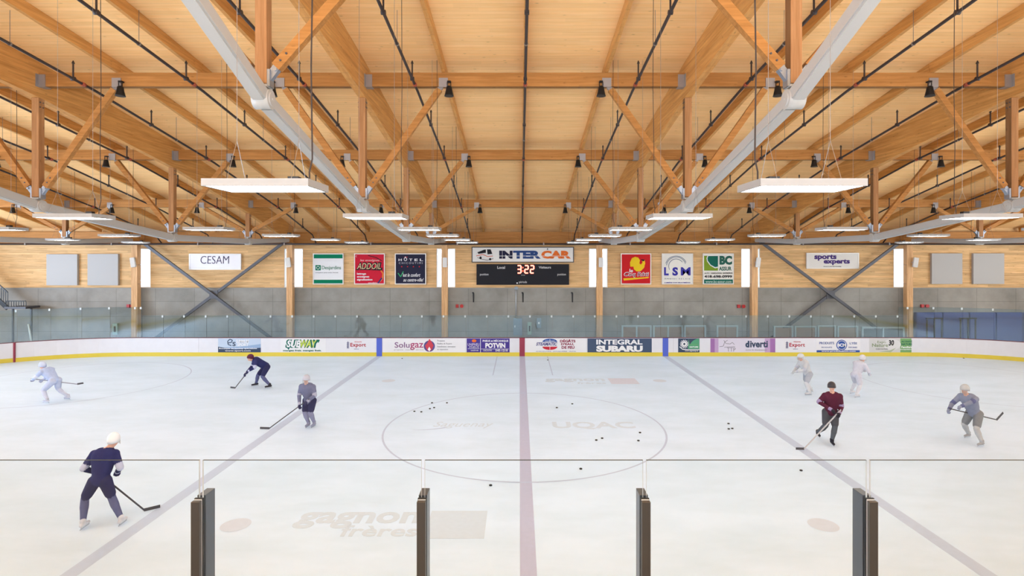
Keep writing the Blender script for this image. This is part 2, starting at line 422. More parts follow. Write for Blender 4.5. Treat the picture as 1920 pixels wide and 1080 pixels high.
# ------------------------------------------------------------------ rink boards
BD = thing('rink_boards', 'white rink boards with yellow kick strip, adverts and clear glass panels on top', 'boards', (0, RC, 0))
def wallloop(r0, r1, z0, z1, skip=None):
    bm = BM(); A, B = rink(r0), rink(r1); n = len(A)
    q = [[bm.verts.new((*P[i], z)) for i in range(n)] for P in (A, B) for z in (z0, z1)]
    for i in range(n):
        j = (i+1) % n
        bm.faces.new((q[0][i], q[0][j], q[1][j], q[1][i])); bm.faces.new((q[2][i], q[3][i], q[3][j], q[2][j]))
        bm.faces.new((q[1][i], q[1][j], q[3][j], q[3][i])); bm.faces.new((q[0][i], q[2][i], q[2][j], q[0][j]))
    return bm
BT = 1.06
obj('board_panel', wallloop(0.0, .10, -.05, BT-.03), mat('board_white', (.64, .64, .68), .35, noise=.05, nscale=3), BD)
obj('kick_strip', wallloop(-.012, 0, 0, .22), mat('kick_yellow', (.62, .49, .05), .4), BD)['label'] = 'yellow kick strip'
obj('cap_rail', wallloop(-.01, .13, BT-.03, BT), mat('cap_red', (.16, .035, .045), .4), BD)['label'] = 'dark red cap rail'
for k, x in enumerate([-18.3+2.44*i for i in range(16)]):
    bm = BM(); plate(bm, x-.006, x+.006, .22, BT-.03, RY1, .003); obj('panel_joint', bm, mat('joint_grey', (.45, .45, .47), .6), BD)
BY = RY1
def stripe(x0, x1, col, nm, lab):
    bm = BM(); plate(bm, X(x0, BY), X(x1, BY), 0, BT-.03, BY, .016); o = obj(nm, bm, mat(nm+'_paint', col, .4), BD); o['label'] = lab
stripe(706, 716.5, (.065, .105, .48), 'line_marker_blue', 'blue line marker'); stripe(1242.5, 1253, (.065, .105, .48), 'line_marker_blue', 'blue line marker')
stripe(974, 984, (.27, .03, .06), 'line_marker_red', 'dark red centre marker')
# goal line marks on the curved boards
for sx in (-1, 1):
    dy = math.sqrt(CR**2-(27.1-(RX-CR))**2); yy = RY1-CR+dy
    bm = BM(); bx(bm, sx*27.1-.035, sx*27.1+.035, yy-.07, yy+.05, 0, BT-.03); obj('goal_line_mark', bm, MC['line_marker_red_paint'], BD)

WHT = (.86, .86, .86); INKN = (.035, .04, .16)
def C(name, c): return mat('ink_'+name, tuple(v*.86 for v in c), .6, spec=.12)
NAVY = C('navy', (.03, .035, .17)); BLK = C('black', (.015, .015, .02)); WH = C('white', (.86, .86, .88)); RED = C('red', (.66, .02, .03))
GREEN = C('green', (.0, .20, .10)); OLIVE = C('olive', (.22, .34, .03)); YEL = C('yellow', (.88, .60, .02)); ORG = C('orange', (.80, .17, .03))
BLUE = C('blue', (.04, .10, .36)); PUR = C('purple', (.075, .05, .28)); GRYB = C('grey_blue', (.10, .14, .24)); GRY = C('grey', (.20, .20, .22))
LGRN = C('leaf_green', (.20, .40, .16)); MAG = C('mauve', (.36, .17, .40)); DGRN = C('deep_green', (.01, .14, .10)); WINE = C('wine', (.28, .03, .08))
PALE = C('pale', (.70, .66, .76)); LBL = C('light_blue', (.30, .42, .62)); CRM = C('cream', (.84, .82, .76)); SLATE = C('slate', (.05, .075, .13))

class Ad:
    """artwork on a vertical face, coordinates in px of the sign at depth d"""
    def __init__(s, d, y, parent): s.d, s.y, s.p, s.n = d, y, parent, 0
    def x(s, v): return X(v, s.d)
    def z(s, v): return Z(v, s.d)
    def rect(s, x0, x1, y0, y1, m, name='colour_field', t=.006):
        bm = BM(); plate(bm, s.x(x0), s.x(x1), s.z(y1), s.z(y0), s.y, t); return obj(name, bm, m, s.p)
    def text(s, t, x0, x1, y0, y1, m, bold=.0, shear=0, name='lettering', th=.012, spacing=1.0):
        bm = BM(); textmesh(bm, t, s.x(x0), s.x(x1), s.z(y1), s.z(y0), s.y, bold, shear, th, spacing=spacing); return obj(name, bm, m, s.p)
    def poly(s, pts, m, name='emblem', t=.010):
        bm = BM(); poly(bm, [(s.x(a), s.z(b)) for a, b in pts], s.y, t); return obj(name, bm, m, s.p)
    def lines(s, ls, wd, m, name='emblem', t=.011):
        bm = BM()
        for l in ls: ribbon(bm, [(s.x(a), s.z(b)) for a, b in l], wd*s.d/F, s.y, t)
        return obj(name, bm, m, s.p)
def E(cx, cy, rx, ry, n=24, a0=0, a1=360): return ell(cx, cy, rx, ry, n, a0, a1)

def advert(x0, x1, m, lab, y0=634.5, y1=661):
    bm = BM(); plate(bm, X(x0, BY), X(x1, BY), Z(y1, BY), Z(y0, BY), BY, .004)
    o = obj('advert', bm, m, BD); o['label'] = lab
    return Ad(BY, BY-.001, o)
a = advert(409, 489, LBL, 'blue and white advert')
a.poly([(409, 634.5), (489, 634.5), (489, 645), (450, 650), (409, 652)], C('pale_blue', (.52, .62, .76)), t=.006); a.poly([(409, 650), (440, 655), (489, 652), (489, 661), (409, 661)], SLATE, t=.0065)
a.lines([[(428, 643), (434, 642), (436, 638), (431, 636), (427, 640), (428, 646), (434, 648)]], 1.6, SLATE); a.text('S', 436, 442, 641, 649, SLATE, .03)
a.text('SUMMUM', 443, 466, 637, 643, WH, .02); a.text('SPORT', 445, 466, 643.5, 649, WH, .02)
a.text('Boutique de hockey spécialisée', 411, 482, 652, 655, WH, .02); a.text('www.sport.com', 422, 470, 656.5, 659.5, WH, .02)
a = advert(526, 611, C('ad_white', (.80, .80, .82)), 'white sandwich shop advert')
for dx, mm, b in ((0, DGRN, .06), ): a.text('SUBWAY', 535, 599, 636.5, 652.5, mm, b, .25, th=.008)
a.text('SUB', 537.5, 564, 638, 651, WH, .03, .25, th=.014); a.text('WAY', 563, 594, 638, 651, C('lime', (.55, .66, .10)), .03, .25, th=.014)
a.poly([(592, 637), (600, 637.5), (597, 643), (595.5, 640)], DGRN, t=.014); a.poly([(537, 650), (544, 651), (541, 656)], DGRN, t=.013)
a.text('mangez frais. mangez frais.', 531, 603, 655.5, 659.5, DGRN, .03)
a = advert(612, 704, C('ad_white2', (.76, .76, .80)), 'white advert with small red lettering')
def export(a, x0):
    a.text('Export', x0+7, x0+36, 643, 652, C('brick', (.45, .03, .05)), .02, spacing=1.1); a.text('MOLSON', x0+15, x0+28, 640, 642, RED)
    a.lines([[(x0, 643+i*3), (x0+5, 643+i*3)] for i in range(4)]+[[(x0+2.5, 640), (x0+2.5, 653)]], 1.0, NAVY); a.text('BIÈRE', x0+14, x0+23, 653.5, 655, NAVY)
export(a, 650)
a = advert(718, 872, C('ad_white3', (.82, .81, .83)), 'white advert with round flame emblem')
a.text('Solu', 740, 768, 641.5, 652, C('grape', (.25, .13, .26)), .01); a.text('gaz', 769, 794, 643, 656, C('rasp', (.42, .07, .18)), .01)
a.poly(E(805, 649, 10.5, 10.5), C('indigo', (.11, .09, .27))); a.poly([(805, 635), (810, 642), (813, 648), (810, 655), (805, 659), (800, 655), (797, 648), (802, 642)], C('flame', (.62, .07, .10)), t=.014)
a.poly([(805, 650), (808, 655), (805, 659), (802, 655)], WH, t=.016)
a.text('propane · mazout · service', 739, 794, 655, 657, GRY)
for i, s_ in enumerate(('Propane', 'Poêles & Foyers', 'Installation, entretien', 'et réparation')): a.text(s_, 820, 820+[14, 27, 34, 20][i], 637.5+i*5.4, 641+i*5.4, GRY)
a = advert(875, 955.5, PUR, 'purple tyre and mechanic advert')
a.poly(E(889, 639, 4.2, 2.8), ORG); a.text('UNIPNEU', 877, 899, 643.5, 648.5, C('lilac', (.55, .5, .72)), .02); a.text('PNEUS', 880, 898, 649.5, 652, WH)
a.text('PNEUS et MÉCANIQUE', 905, 953, 636.5, 641.5, WH, .03); a.text('POTVIN', 910, 947.5, 643, 652.5, WH, .05); a.rect(901, 954, 654, 654.6, WH); a.rect(900.5, 901.3, 635, 661, WH); a.rect(877, 899, 653.5, 654.1, WH)
a.text('CHICOUTIMI', 906, 922, 655.5, 658.5, WH); a.text('545-1210', 929, 952, 655, 659, WH, .02); a.text('usine', 883, 897, 655.5, 658, WH)
a = advert(986, 1100, C('ad_white4', (.81, .81, .83)), 'white advert with striped oval emblem')
a.poly(E(1031, 641, 14, 6, 16, 180, 360), BLUE); a.poly(E(1031, 650, 14, 6, 16, 0, 180), C('oval_red', (.55, .03, .05)))
a.lines([[(1019+i, 638-(i-12)**2*-.015), (1043-i, 638-(i-12)**2*-.015)] for i in (3, )]+[[(1031, 636), (1031, 656)]], .7, WH, t=.014)
a.text('STEAMATIC', 1005, 1045, 642, 648, C('steam', (.10, .10, .28)), .03, .3, th=.016)
a.text('DÉGÂTS', 1050, 1079, 636, 642, WINE, .04); a.text("D'EAU,", 1052, 1076, 643, 648, WINE, .04); a.text('DE FEU', 1053, 1077, 649, 654, WINE, .04)
a.text('CHICOUTIMI · JONQUIÈRE · ALMA', 1005, 1080, 657.5, 660, SLATE)
a = advert(1101.5, 1222, C('ad_navy', (.065, .095, .165)), 'dark blue car dealer advert with white capitals')
a.text('INTEGRAL', 1118, 1204.5, 636.5, 646, WH, .035); a.text('SUBARU', 1118, 1205, 648, 659.5, WH, .06)
a = advert(1271.5, 1311.5, SLATE, 'dark and green advert with white fan emblem')
a.poly([(1291, 634.8)]+E(1311, 654, 19, 19, 10, 200, 270)+[(1311.3, 654), (1290, 654)], C('ad_green', (.10, .36, .20)), t=.007)
a.lines([[(1283+8*math.cos(k*.45), 645+8*math.sin(k*.45)), (1283+2*math.cos(k*.45), 645+2*math.sin(k*.45))] for k in range(14)], 1.5, WH)
a.lines([[(1274, 650), (1280, 655), (1290, 655.5), (1311, 655.5)]], 1.4, WH); a.text('CENTRE', 1293, 1308, 645, 647, LGRN); a.text('NATURE', 1293, 1309, 649, 652, WH, .02); a.text('www.saguenay.ca', 1284, 1309, 657, 659.5, WH)
a = advert(1332, 1453.5, PALE, 'pale purple advert with line drawing and dark lettering')
a.rect(1332, 1340, 634.5, 661, MAG); a.rect(1340, 1347, 634.5, 661, C('mauve2', (.52, .36, .57))); a.rect(1444, 1453.5, 634.5, 661, MAG); a.rect(1434, 1444, 634.5, 661, C('mauve2', (.5, .36, .57)))
a.lines([[(1349, 650), (1356, 649), (1359, 641), (1364, 638)], [(1357, 638), (1361, 644), (1369, 645), (1373, 642), (1377, 646)], [(1358, 651), (1378, 650)]], .8, GRY)
a.text('TTP', 1363, 1379, 652, 659, GRY, -.01); a.text('d', 1397.5, 1405, 639, 651.5, SLATE, .06); a.text('iverti', 1406.5, 1439.5, 639, 651.5, SLATE, .03); a.text('centre de divertissement', 1398, 1438, 655, 657, GRY)
a = advert(1455, 1526, C('ad_white2', (.7, .7, .7)), 'white advert with small red lettering beside purple advert'); export(a, 1473)
a = advert(1530, 1613, C('ad_white3', (.7, .7, .7)), 'white advert with round blue stamp emblem')
a.poly(E(1578, 647, 10, 10), BLUE); a.lines([E(1578, 647, 8, 8)+[(1586, 647)]], .8, WH, t=.013); a.text('BCM', 1570, 1586, 644, 650, WH, .04, th=.015)
a.text('PRODUITS', 1536, 1564, 641, 645.5, C('steel_blue', (.10, .15, .36)), .02); a.text('LTÉE', 1593, 1607, 641, 645.5, C('steel_blue', (.10, .15, .36)), .02)
a.text('PRODUITS', 1540, 1560, 650, 652.5, BLUE); a.text('PISCINES', 1591, 1607, 650, 652.5, BLUE); a.rect(1531, 1612, 656.5, 660.8, BLUE); a.text('www.produitsbcm.com', 1540, 1604, 657, 660.2, WH, .02, th=.016)
a = advert(1630, 1713, C('ad_grey', (.62, .62, .62)), 'grey and green nature show advert')
a.rect(1688, 1713, 634.5, 661, LGRN); a.poly(E(1672, 646, 17, 10), C('pale_grey', (.72, .72, .73)), t=.008)
a.text('Expo', 1645, 1661, 639, 645, C('moss', (.26, .32, .20)), 0); a.text('Nature', 1635, 1665, 644, 650.5, C('moss', (.26, .32, .20)), .02); a.text('CHICOUTIMI', 1642, 1664, 653, 656, GRY)
a.text('30', 1666, 1676, 637.5, 648, BLK, .04, .1); a.poly([(1648, 659.5), (1668, 657), (1680, 652), (1670, 660.5)], C('moss2', (.40, .47, .34)), t=.012)
for i, s_ in enumerate(('ACTIVITÉ', 'NATURE', 'Familiale', 'www.exponature.ca')): a.text(s_, 1690+(i == 3)*-3, 1710, 638+i*5.4, 642+i*5.4-(i == 3)*1.5, DGRN if i < 2 else WH, .02)
for o in BD.children:
    if o.name.startswith('line_marker'): o.name = 'line_marker'

# glass above the far boards
GY_ = RY1+.06
def pane(i, p0, p1, z1, label):
    p0 = Vector((*p0, 0)); p1 = Vector((*p1, 0)); d = (p1-p0).normalized()
    a_, b_ = p0+d*.006, p1-d*.006
    c = (p0+p1)/2; n = Vector((-d.y, d.x, 0))*.006
    bm = BM()
    vs = [bm.verts.new((q.x, q.y, z)) for z in (BT, z1) for q in (a_-n, b_-n, b_+n, a_+n)]
    for f in ((3, 2, 1, 0), (4, 5, 6, 7), (0, 1, 5, 4), (1, 2, 6, 5), (2, 3, 7, 6), (3, 0, 4, 7)): bm.faces.new([vs[k] for k in f]).material_index = 0 if f in ((0, 1, 5, 4), (2, 3, 7, 6)) else 1
    t = obj('glass_panel', bm, [GLASS, GEDGE], BD)
    bm = BM(); e_ = p1-d*.055; cbx(bm, (e_.x, e_.y-.008, z1-.06), (.09, .022, .12)); obj('corner_clip', bm, mat('clip_white', (.55, .60, .62), .4), t)['label'] = 'white corner clip'
PWd = 40.6*BY/F
x0 = X(589.5, BY)-PWd*0
k0 = int((x0+RX-CR)/PWd); xs = []
x = x0-PWd*k0
while x <= RX-CR+.01: xs.append(x); x += PWd
cen = [(a_+b_)/2 for a_, b_ in zip(xs, xs[1:])]
for a_, b_ in zip(xs, xs[1:]):
    m_ = (a_+b_)/2; side = 'left' if m_ < 0 else 'right'
    k = sum(1 for c in cen if (c < 0) == (m_ < 0) and abs(c) < abs(m_))
    pane(0, (a_, GY_), (b_, GY_), Z(591.5, BY), 'clear glass pane on far boards, %s %s of the red centre marker' % (ORD[k], side))
for sx, e in ((-1, xs[0]), (1, xs[-1])):
    cx, cy, r = sx*(RX-CR), RY1-CR, CR+.06
    pts = [(e, GY_)] if abs(e-cx) > .2 else []
    n = 8; pts += [(cx+sx*r*math.sin(R(9.2*i)), cy+r*math.cos(R(9.2*i))) for i in range(n)]
    for k in range(len(pts)-1):
        p, q = pts[k], pts[k+1]
        if sx < 0: p, q = q, p
        pane(0, p, q, 2.78, 'taller clear glass pane on the %s corner boards, %s from the straight' % ('left' if sx < 0 else 'right', ORD[k]))

# ------------------------------------------------------------------ roof timbers
FIN = ['nearest', 'second nearest', 'third nearest', 'fourth nearest']
sname = {0: 'far left', 1: 'outer left', 2: 'second left', 3: 'inner left', 4: 'inner right', 5: 'second right', 6: 'outer right', 7: 'far right'}
ND = [9.87, 16.12, 22.37, 28.62]
CHH = [2.79, 1.47, .78, .80]       # height of the steel chord nodes above the camera
for ti, x in enumerate(TX):
    if ti in (0, 7): continue
    T = thing('roof_truss', 'glulam and steel roof truss over the rink, %s one of six in view' % sname[ti], 'truss', (x, 16, CH+1), 'glulam and steel roof trusses')
    bm = BM(); top = JD-.004; bot = -.72; w_ = .1
    pr = [(d, CH+h) for d, h in ROOF]; pr[0] = (-3.9, pr[0][1]); pr[-1] = (34.1, ZJ(34.1))
    rings = [[bm.verts.new(q) for q in ((x-w_, d, z+bot), (x+w_, d, z+bot), (x+w_, d, z+top), (x-w_, d, z+top))] for d, z in pr]
    for a_, b_ in zip(rings, rings[1:]):
        for k in range(4): bm.faces.new((a_[k], a_[(k+1) % 4], b_[(k+1) % 4], b_[k]))
    bm.faces.new(rings[0][::-1]); bm.faces.new(rings[-1])
    obj('top_chord', bm, GY, T)
    nodes = [(3.6, 5.20)]+list(zip(ND, CHH))+[(33.6, 1.02)]
    for (d0, h0), (d1, h1) in zip(nodes, nodes[1:]):
        bm = BM(); s_ = .13
        dv = Vector((0, d1-d0, h1-h0)).normalized()
        beam(bm, Vector((x, d0, CH+h0))+dv*s_, Vector((x, d1, CH+h1))-dv*s_, .25, .25)
        bmesh.ops.bevel(bm, geom=[e for e in bm.edges], offset=.03, segments=2, affect='EDGES')
        obj('steel_tube', bm, STEEL, T)
    for k, (d, h) in enumerate(zip(ND, CHH)):
        zb = CH+h+.26; zt = ZJ(d)+bot
        bm = BM(); bx(bm, x-.1, x+.1, d-.1, d+.1, zb, zt); obj('post', bm, GZ, T)
        bm = BM(); disc_x(bm, (x, d, CH+h), .175, .29, 28); disc_x(bm, (x, d, CH+h), .12, .33, 28); disc_x(bm, (x, d, CH+h), .025, .36, 8)
        cbx(bm, (x, d, CH+h+.22), (.22, .24, .04)); cbx(bm, (x, d, CH+h+.13), (.05, .2, .16))
        obj('knuckle_joint', bm, STEEL, T)
        if k:
          for s_ in (-1, 1):
            for zz in (-.12, -.26):
                for e_ in (-.05, .05):
                    bm = BM(); tube(bm, [(x+s_*.1, d+e_, zt+zz), (x+s_*.118, d+e_, zt+zz)], .018, 6); obj('bolt', bm, BOLT, T)
        for s_ in (-1, 1):
            p0 = Vector((x+s_*.24, d, CH+h+.56)); p1 = Vector((x+s_*2.22, d, ZJ(d)-.46)); dv = (p1-p0).normalized()
            bm = BM(); beam(bm, p0, p1, .15, .17, (0, 0, 1)); br = obj('brace', bm, GX, T)
            bm = BM(); beam(bm, Vector((x+s_*.1, d, CH+h+.36)), p0+dv*.06, .10, .13, (0, 0, 1))
            cbx(bm, (x+s_*.125, d, CH+h+.36), (.05, .18, .3))
            tube(bm, [p0+dv*.0+Vector((0, -.085, -.05)), p0+Vector((0, .085, -.05))], .03, 8)
            obj('brace_shoe', bm, GALV, br)['label'] = 'galvanised steel shoe'
            for q in (.14, .3):
                bm = BM(); tube(bm, [p0+dv*q+Vector((0, -.092, 0)), p0+dv*q+Vector((0, .092, 0))], .02, 6); obj('bolt', bm, BOLT, br)
            bm = BM(); beam(bm, p1-dv*.02, p1+Vector((s_*.12, 0, .2)), .1, .13); bx(bm, x+s_*2.345-.13, x+s_*2.345+.13, d-.125, d-.10, ZJ(d)-.42, ZJ(d)-.16)
            obj('purlin_bracket', bm, BRACK, br)['label'] = 'grey steel bracket'
# purlins between the trusses
bays = [(-35.9 if k == 0 else TX[k-1]+.1, 35.9 if k == 8 else TX[k]-.1) for k in range(9)]
for pi, d in enumerate(ND):
    for bi in range(1, 8):
        a_, b_ = bays[bi]
        bm = BM(); bx(bm, a_, b_, d-.1, d+.1, ZJ(d)-.40, ZJ(d)-.003)
        o = obj('purlin', bm, GX, org=((a_+b_)/2, d, ZJ(d)-.4))
        bn = ['', 'far left', 'outer left', 'left', 'centre', 'right', 'outer right', 'far right'][bi]
        tag(o, '%s row of cross beams under the deck, beam in the %s bay' % (FIN[pi], bn), 'beam', 'cross beams between the trusses')
        for xx, s_ in ((a_, 1), (b_, -1)):
            bm = BM(); cbx(bm, (xx+s_*.1, d-.112, ZJ(d)-.24), (.2, .022, .36)); cbx(bm, (xx+s_*.01, d-.16, ZJ(d)-.24), (.018, .1, .36)); cbx(bm, (xx+s_*.1, d, ZJ(d)-.411), (.2, .22, .02))
            obj('beam_hanger', bm, BRACK, o)['label'] = 'grey steel hanger plate'
# joists on top of the purlins
jx = [k*SP/4 for k in range(-13, 14) if (k % 4) != 2]
segs = [(9.87, 16.12), (16.12, 22.37), (22.37, 28.62), (28.62, 34.2)]
for si, (d0, d1) in enumerate(segs):
    for ji, x in enumerate(jx):
        if abs(x) > 13.6*(1+si*.55): continue
        bm = BM(); beam(bm, (x, d0+.004, ZJ(d0)+JD/2), (x, d1-.004, ZJ(d1)+JD/2), .10, JD-.012)
        o = obj('roof_joist', bm, GY, org=(x, d0, ZJ(d0)))
        k = sum(1 for q in jx if (q < 0) == (x < 0) and 0 < abs(q) < abs(x))
        pos = 'on the centre line' if x == 0 else '%s %s of centre' % (ORD[k], 'left' if x < 0 else 'right')
        tag(o, 'slender timber joist under the deck, %s row from the camera, %s' % (ORD[si], pos), 'joist', 'roof joists')
# wall beam
for bi in range(0, 9):
    a_, b_ = bays[bi]
    bm = BM(); bx(bm, a_, b_, 34.1, 34.3, Z(458, 34.1)+.02, ZJ(34.1)-.003)
    o = obj('wall_beam', bm, GX, org=((a_+b_)/2, 34.2, Z(458, 34.1)))
    tag(o, 'timber beam along the top of the far wall, %s from the left' % ORD[bi], 'beam', 'beams along the far wall top')

# columns
for i, x in enumerate(TX):
    t = thing('wall_column', 'square timber column at the far wall, %s from the left' % ORD[i], 'column', (x, 33.9, 0), 'timber wall columns')
    bm = BM(); bx(bm, x-.18, x+.18, 33.72, 34.06, -.06, ZJ(33.9)-.72); obj('shaft', bm, CZ, t)
    for s_ in (-1, 1):
        for zz in (W0+.25, W0+1.4):
            for yy in (33.82, 33.96):
                bm = BM(); tube(bm, [(x+s_*.18, yy, zz), (x+s_*.195, yy, zz)], .02, 6); obj('bolt', bm, BOLT, t)
# X bracing in two bays
for n_, (k0_, k1_) in (('left', (1, 2)), ('right', (5, 6))):
    xa, xb = TX[k0_], TX[k1_]
    zt, zb = CH+.95, .1
    t = thing('cross_bracing', 'dark grey steel cross bracing against the far wall, %s one' % n_, 'bracing', ((xa+xb)/2, 33.9, 0), 'steel cross bracings')
    for q, (p0, p1) in enumerate((((xa+.36, 33.82, zt), (xb-.36, 33.82, zb)), ((xa+.36, 33.99, zb), (xb-.36, 33.99, zt)))):
        bm = BM(); beam(bm, p0, p1, .12, .16); obj('brace_tube', bm, DGREY, t)
    bm = BM(); cbx(bm, ((xa+xb)/2, 33.92, (zt+zb)/2), (.5, .03, .5)); obj('gusset_plate', bm, DGREY, t)

# ------------------------------------------------------------------ sprinkler pipes
def HP(d): return HJ(d)-.40-.11
for k in range(-7, 8):
    x = k*3.1
    pos = 'on the centre line' if k == 0 else '%s %s of centre' % (ORD[abs(k)-1], 'left' if k < 0 else 'right')
    T = thing('sprinkler_pipe', 'dark sprinkler pipe slung under the beams, %s' % pos, 'pipe', (x, 16, CH+4), 'sprinkler branch pipes')
    bm = BM(); pts = [(x, d, CH+HP(d)) for d in (6, 9.87, 16.12, 22.37, 28.62, 32.6)]
    tube(bm, pts, .038, 8); tube(bm, [(x, 32.6, CH+HP(32.6)), (x, 32.95, CH+HP(32.6)-.08), (x, 33.55, CH+.86)], .036, 8)
    obj('pipe_run', bm, PIPE, T)
    bm = BM()
    for d in (15.6, 21.9, 28.1): tube(bm, [(x, d, CH+HP(d)), (x, d+.12, CH+HP(d+.12))], .058, 10)
    obj('coupling', bm, REDC, T)['label'] = 'rust red pipe coupling'
    for i, d in enumerate((12.05, 15.3, 18.55, 21.8, 25.05, 28.3, 31.5)):
        bm = BM(); z = CH+HP(d)
        tube(bm, [(x-.05, d, z), (x+.05, d, z)], .055, 8)
        tube(bm, [(x, d, z), (x, d, z+.42)], .022, 6); tube(bm, [(x, d, z+.42), (x, d, z+.50)], .042, 6, r2=.01)
        obj('sprinkler_head', bm, PIPE, T)
    for d in (13.4, 19.9, 26.2):
        bm = BM(); tube(bm, [(x, d, CH+HP(d)), (x, d, ZJ(d)+JD)], .007, 5); tube(bm, [(x, d-.02, CH+HP(d)), (x, d+.02, CH+HP(d))], .05, 8); obj('hanger_rod', bm, mat('rod', (.25, .22, .2), .4, .6), T)
T = thing('sprinkler_main', 'long dark sprinkler main running along the top of far wall', 'pipe', (0, 33.6, CH+.75))
bm = BM(); tube(bm, [(-35.5, 33.6, Z(457.6, 33.6)), (35.5, 33.6, Z(457.6, 33.6))], .055, 10); obj('pipe_run', bm, PIPE, T)
for k in range(-6, 7):
    bm = BM(); xx = k*5.2+1.3; z = Z(457.6, 33.6); bx(bm, xx-.02, xx+.02, 33.54, 34.09, z+.05, z+.10); tube(bm, [(xx-.04, 33.6, z), (xx+.04, 33.6, z)], .075, 10); obj('pipe_clamp', bm, BRACK, T)

# ------------------------------------------------------------------ pendant lights
def deckz(x, d): return ZJ(d)+JD
LX = [-21, -15, -9, -3, 3, 9, 15, 21]
rown = ['nearest', 'second', 'third', 'fourth', 'fifth', 'farthest']
coln = ['far left', 'third left', 'second left', 'inner left', 'inner right', 'second right', 'third right', 'far right']
for r_ in range(6):
    d = 6.3+4.8*r_
    for c_, x in enumerate(LX):
        if abs(x) > 4 and r_ == 0: continue
        if abs(x) > 10 and r_ == 1: continue
        if abs(x) > 16 and r_ == 2: continue
        z0 = CH+.765; hx, hy, t_ = .575, .32, .08
        L_ = thing('pendant_light', 'flat white pendant light panel, %s row from camera, %s column' % (rown[r_], coln[c_]), 'light', (x, d, z0), 'white pendant light panels')
        bm = BM()
        bx(bm, x-hx, x+hx, d-hy, d+hy, z0+t_-.012, z0+t_)
        for a_, b_, e_, f_ in ((x-hx, x+hx, d-hy, d-hy+.03), (x-hx, x+hx, d+hy-.03, d+hy), (x-hx, x-hx+.03, d-hy+.03, d+hy-.03), (x+hx-.03, x+hx, d-hy+.03, d+hy-.03)):
            bx(bm, a_, b_, e_, f_, z0, z0+t_-.012)
        obj('housing', bm, LAMPW, L_)
        bm = BM(); bx(bm, x-hx+.031, x+hx-.031, d-hy+.031, d+hy-.031, z0+.012, z0+.03); obj('diffuser', bm, DIFF, L_)['label'] = 'glowing white diffuser'
        s_ = -1 if x > 0 else 1
        bm = BM()
        tube(bm, [(x+s_*.47, d, z0+t_), (x+s_*.46, d+.02, z0+.2), (x+s_*.49, d+.03, z0+.35), (x+s_*.48, d+.02, z0+1.4), (x+s_*.50, d+.02, z0+2.6), (x+s_*.485, d+.02, deckz(x, d)-.01)], (.009, .0065, .006)[min(r_, 2)], 6)
        obj('power_cord', bm, mat('cord_brown', (.035, .022, .018), .6), L_)
        bm = BM()
        for q in (-.35, .35):
            for e_ in (-.22, .22): tube(bm, [(x+q, d+e_, z0+t_), (x+q, d, z0+.55)], .0035, 4)
            tube(bm, [(x+q, d, z0+.55), (x+q, d, deckz(x, d)-.01)], .0035, 4)
        obj('suspension_wire', bm, mat('wire', (.3, .28, .27), .4, .6), L_)
        bm = BM(); cbx(bm, (x+s_*.30, d, z0+t_+.03), (.12, .09, .06)); obj('driver_box', bm, BLACK, L_)

# spotlights at the brace heads
first = None
for pi, d in enumerate(ND):
    if pi == 0: continue
    for ti, x in enumerate(TX):
        if ti in (0, 7): continue
        for s_ in (-1, 1):
            xx = x+s_*2.52; zz = ZJ(d)-.44; yy = d-.20
            lab = 'black bell spotlight under %s cross beam, %s of the %s truss' % (FIN[pi], 'left' if s_ < 0 else 'right', sname[ti])
            if first is None:
                first = thing('spotlight', lab, 'spotlight', (xx, yy, zz), 'black bell spotlights')
                bm = BM(); tube(bm, [(xx-.05, yy, zz+.14), (xx-.05, yy, zz-.06)], .013, 6); tube(bm, [(xx+.05, yy, zz+.14), (xx+.05, yy, zz-.06)], .013, 6); tube(bm, [(xx-.05, yy, zz+.14), (xx+.05, yy, zz+.14)], .013, 6)
                cbx(bm, (xx, yy+.03, zz+.15), (.10, .12, .04)); obj('yoke', bm, BLACK, first)
                bm = BM(); lathe(bm, [(.05, 0), (.08, -.03), (.095, -.14), (.125, -.26), (.135, -.29), (.11, -.285)], (xx, yy, zz+.02)); obj('housing', bm, BLACK, first)
                bm = BM(); lathe(bm, [(.105, -.27), (.105, -.28)], (xx, yy, zz+.02)); obj('lens', bm, SPOTG, first)
            else: dup(first, (xx, yy, zz), lab)

# ------------------------------------------------------------------ signs on the far wall
WD = 34.2
def sign(name, x0, x1, y0, y1, m, label, cat='sign', th=.11, frame=None, grp=None):
    xa, xb, za, zb = X(x0, WD), X(x1, WD), Z(y1, WD), Z(y0, WD)
    t = thing(name, label, cat, ((xa+xb)/2, WY, za), grp)
    bm = BM(); bx(bm, xa, xb, WY-th, WY-.002, za, zb)
    bmesh.ops.bevel(bm, geom=list(bm.edges), offset=.008, segments=1, affect='EDGES')
    obj('panel', bm, m, t)
    if frame:
        bm = BM(); e = .045; y = WY-th
        bx(bm, xa-.01, xb+.01, y-.015, y+.04, za-.01, za+e); bx(bm, xa-.01, xb+.01, y-.015, y+.04, zb-e, zb+.01)
        bx(bm, xa-.01, xa+e, y-.015, y+.04, za+e, zb-e); bx(bm, xb-e, xb+.01, y-.015, y+.04, za+e, zb-e)
        obj('frame', bm, frame, t)
    return Ad(WY-th, WY-th-.001, t)
class AdW(Ad): pass
def fix(a): a.d = WD; return a
PANEL = mat('blank_panel', (.39, .38, .37), .5)
FRW = mat('sign_frame', (.62, .60, .57), .4, .3)
for i, (x0, x1, y0, y1, l) in enumerate(((87, 145, 476.5, 535, 'leftmost blank pale grey square panel high on the far wall'), (164, 221.5, 476, 535, 'blank pale grey square panel beside the first wall column, far left'),
        (1747, 1804.5, 475, 532.5, 'blank pale grey square panel just right of the last wall column'), (1825, 1883, 475, 532.5, 'rightmost blank pale grey square panel high on the far wall'))):
    sign('blank_panel', x0, x1, y0, y1, PANEL, l, 'panel', .16, grp='blank square wall panels')
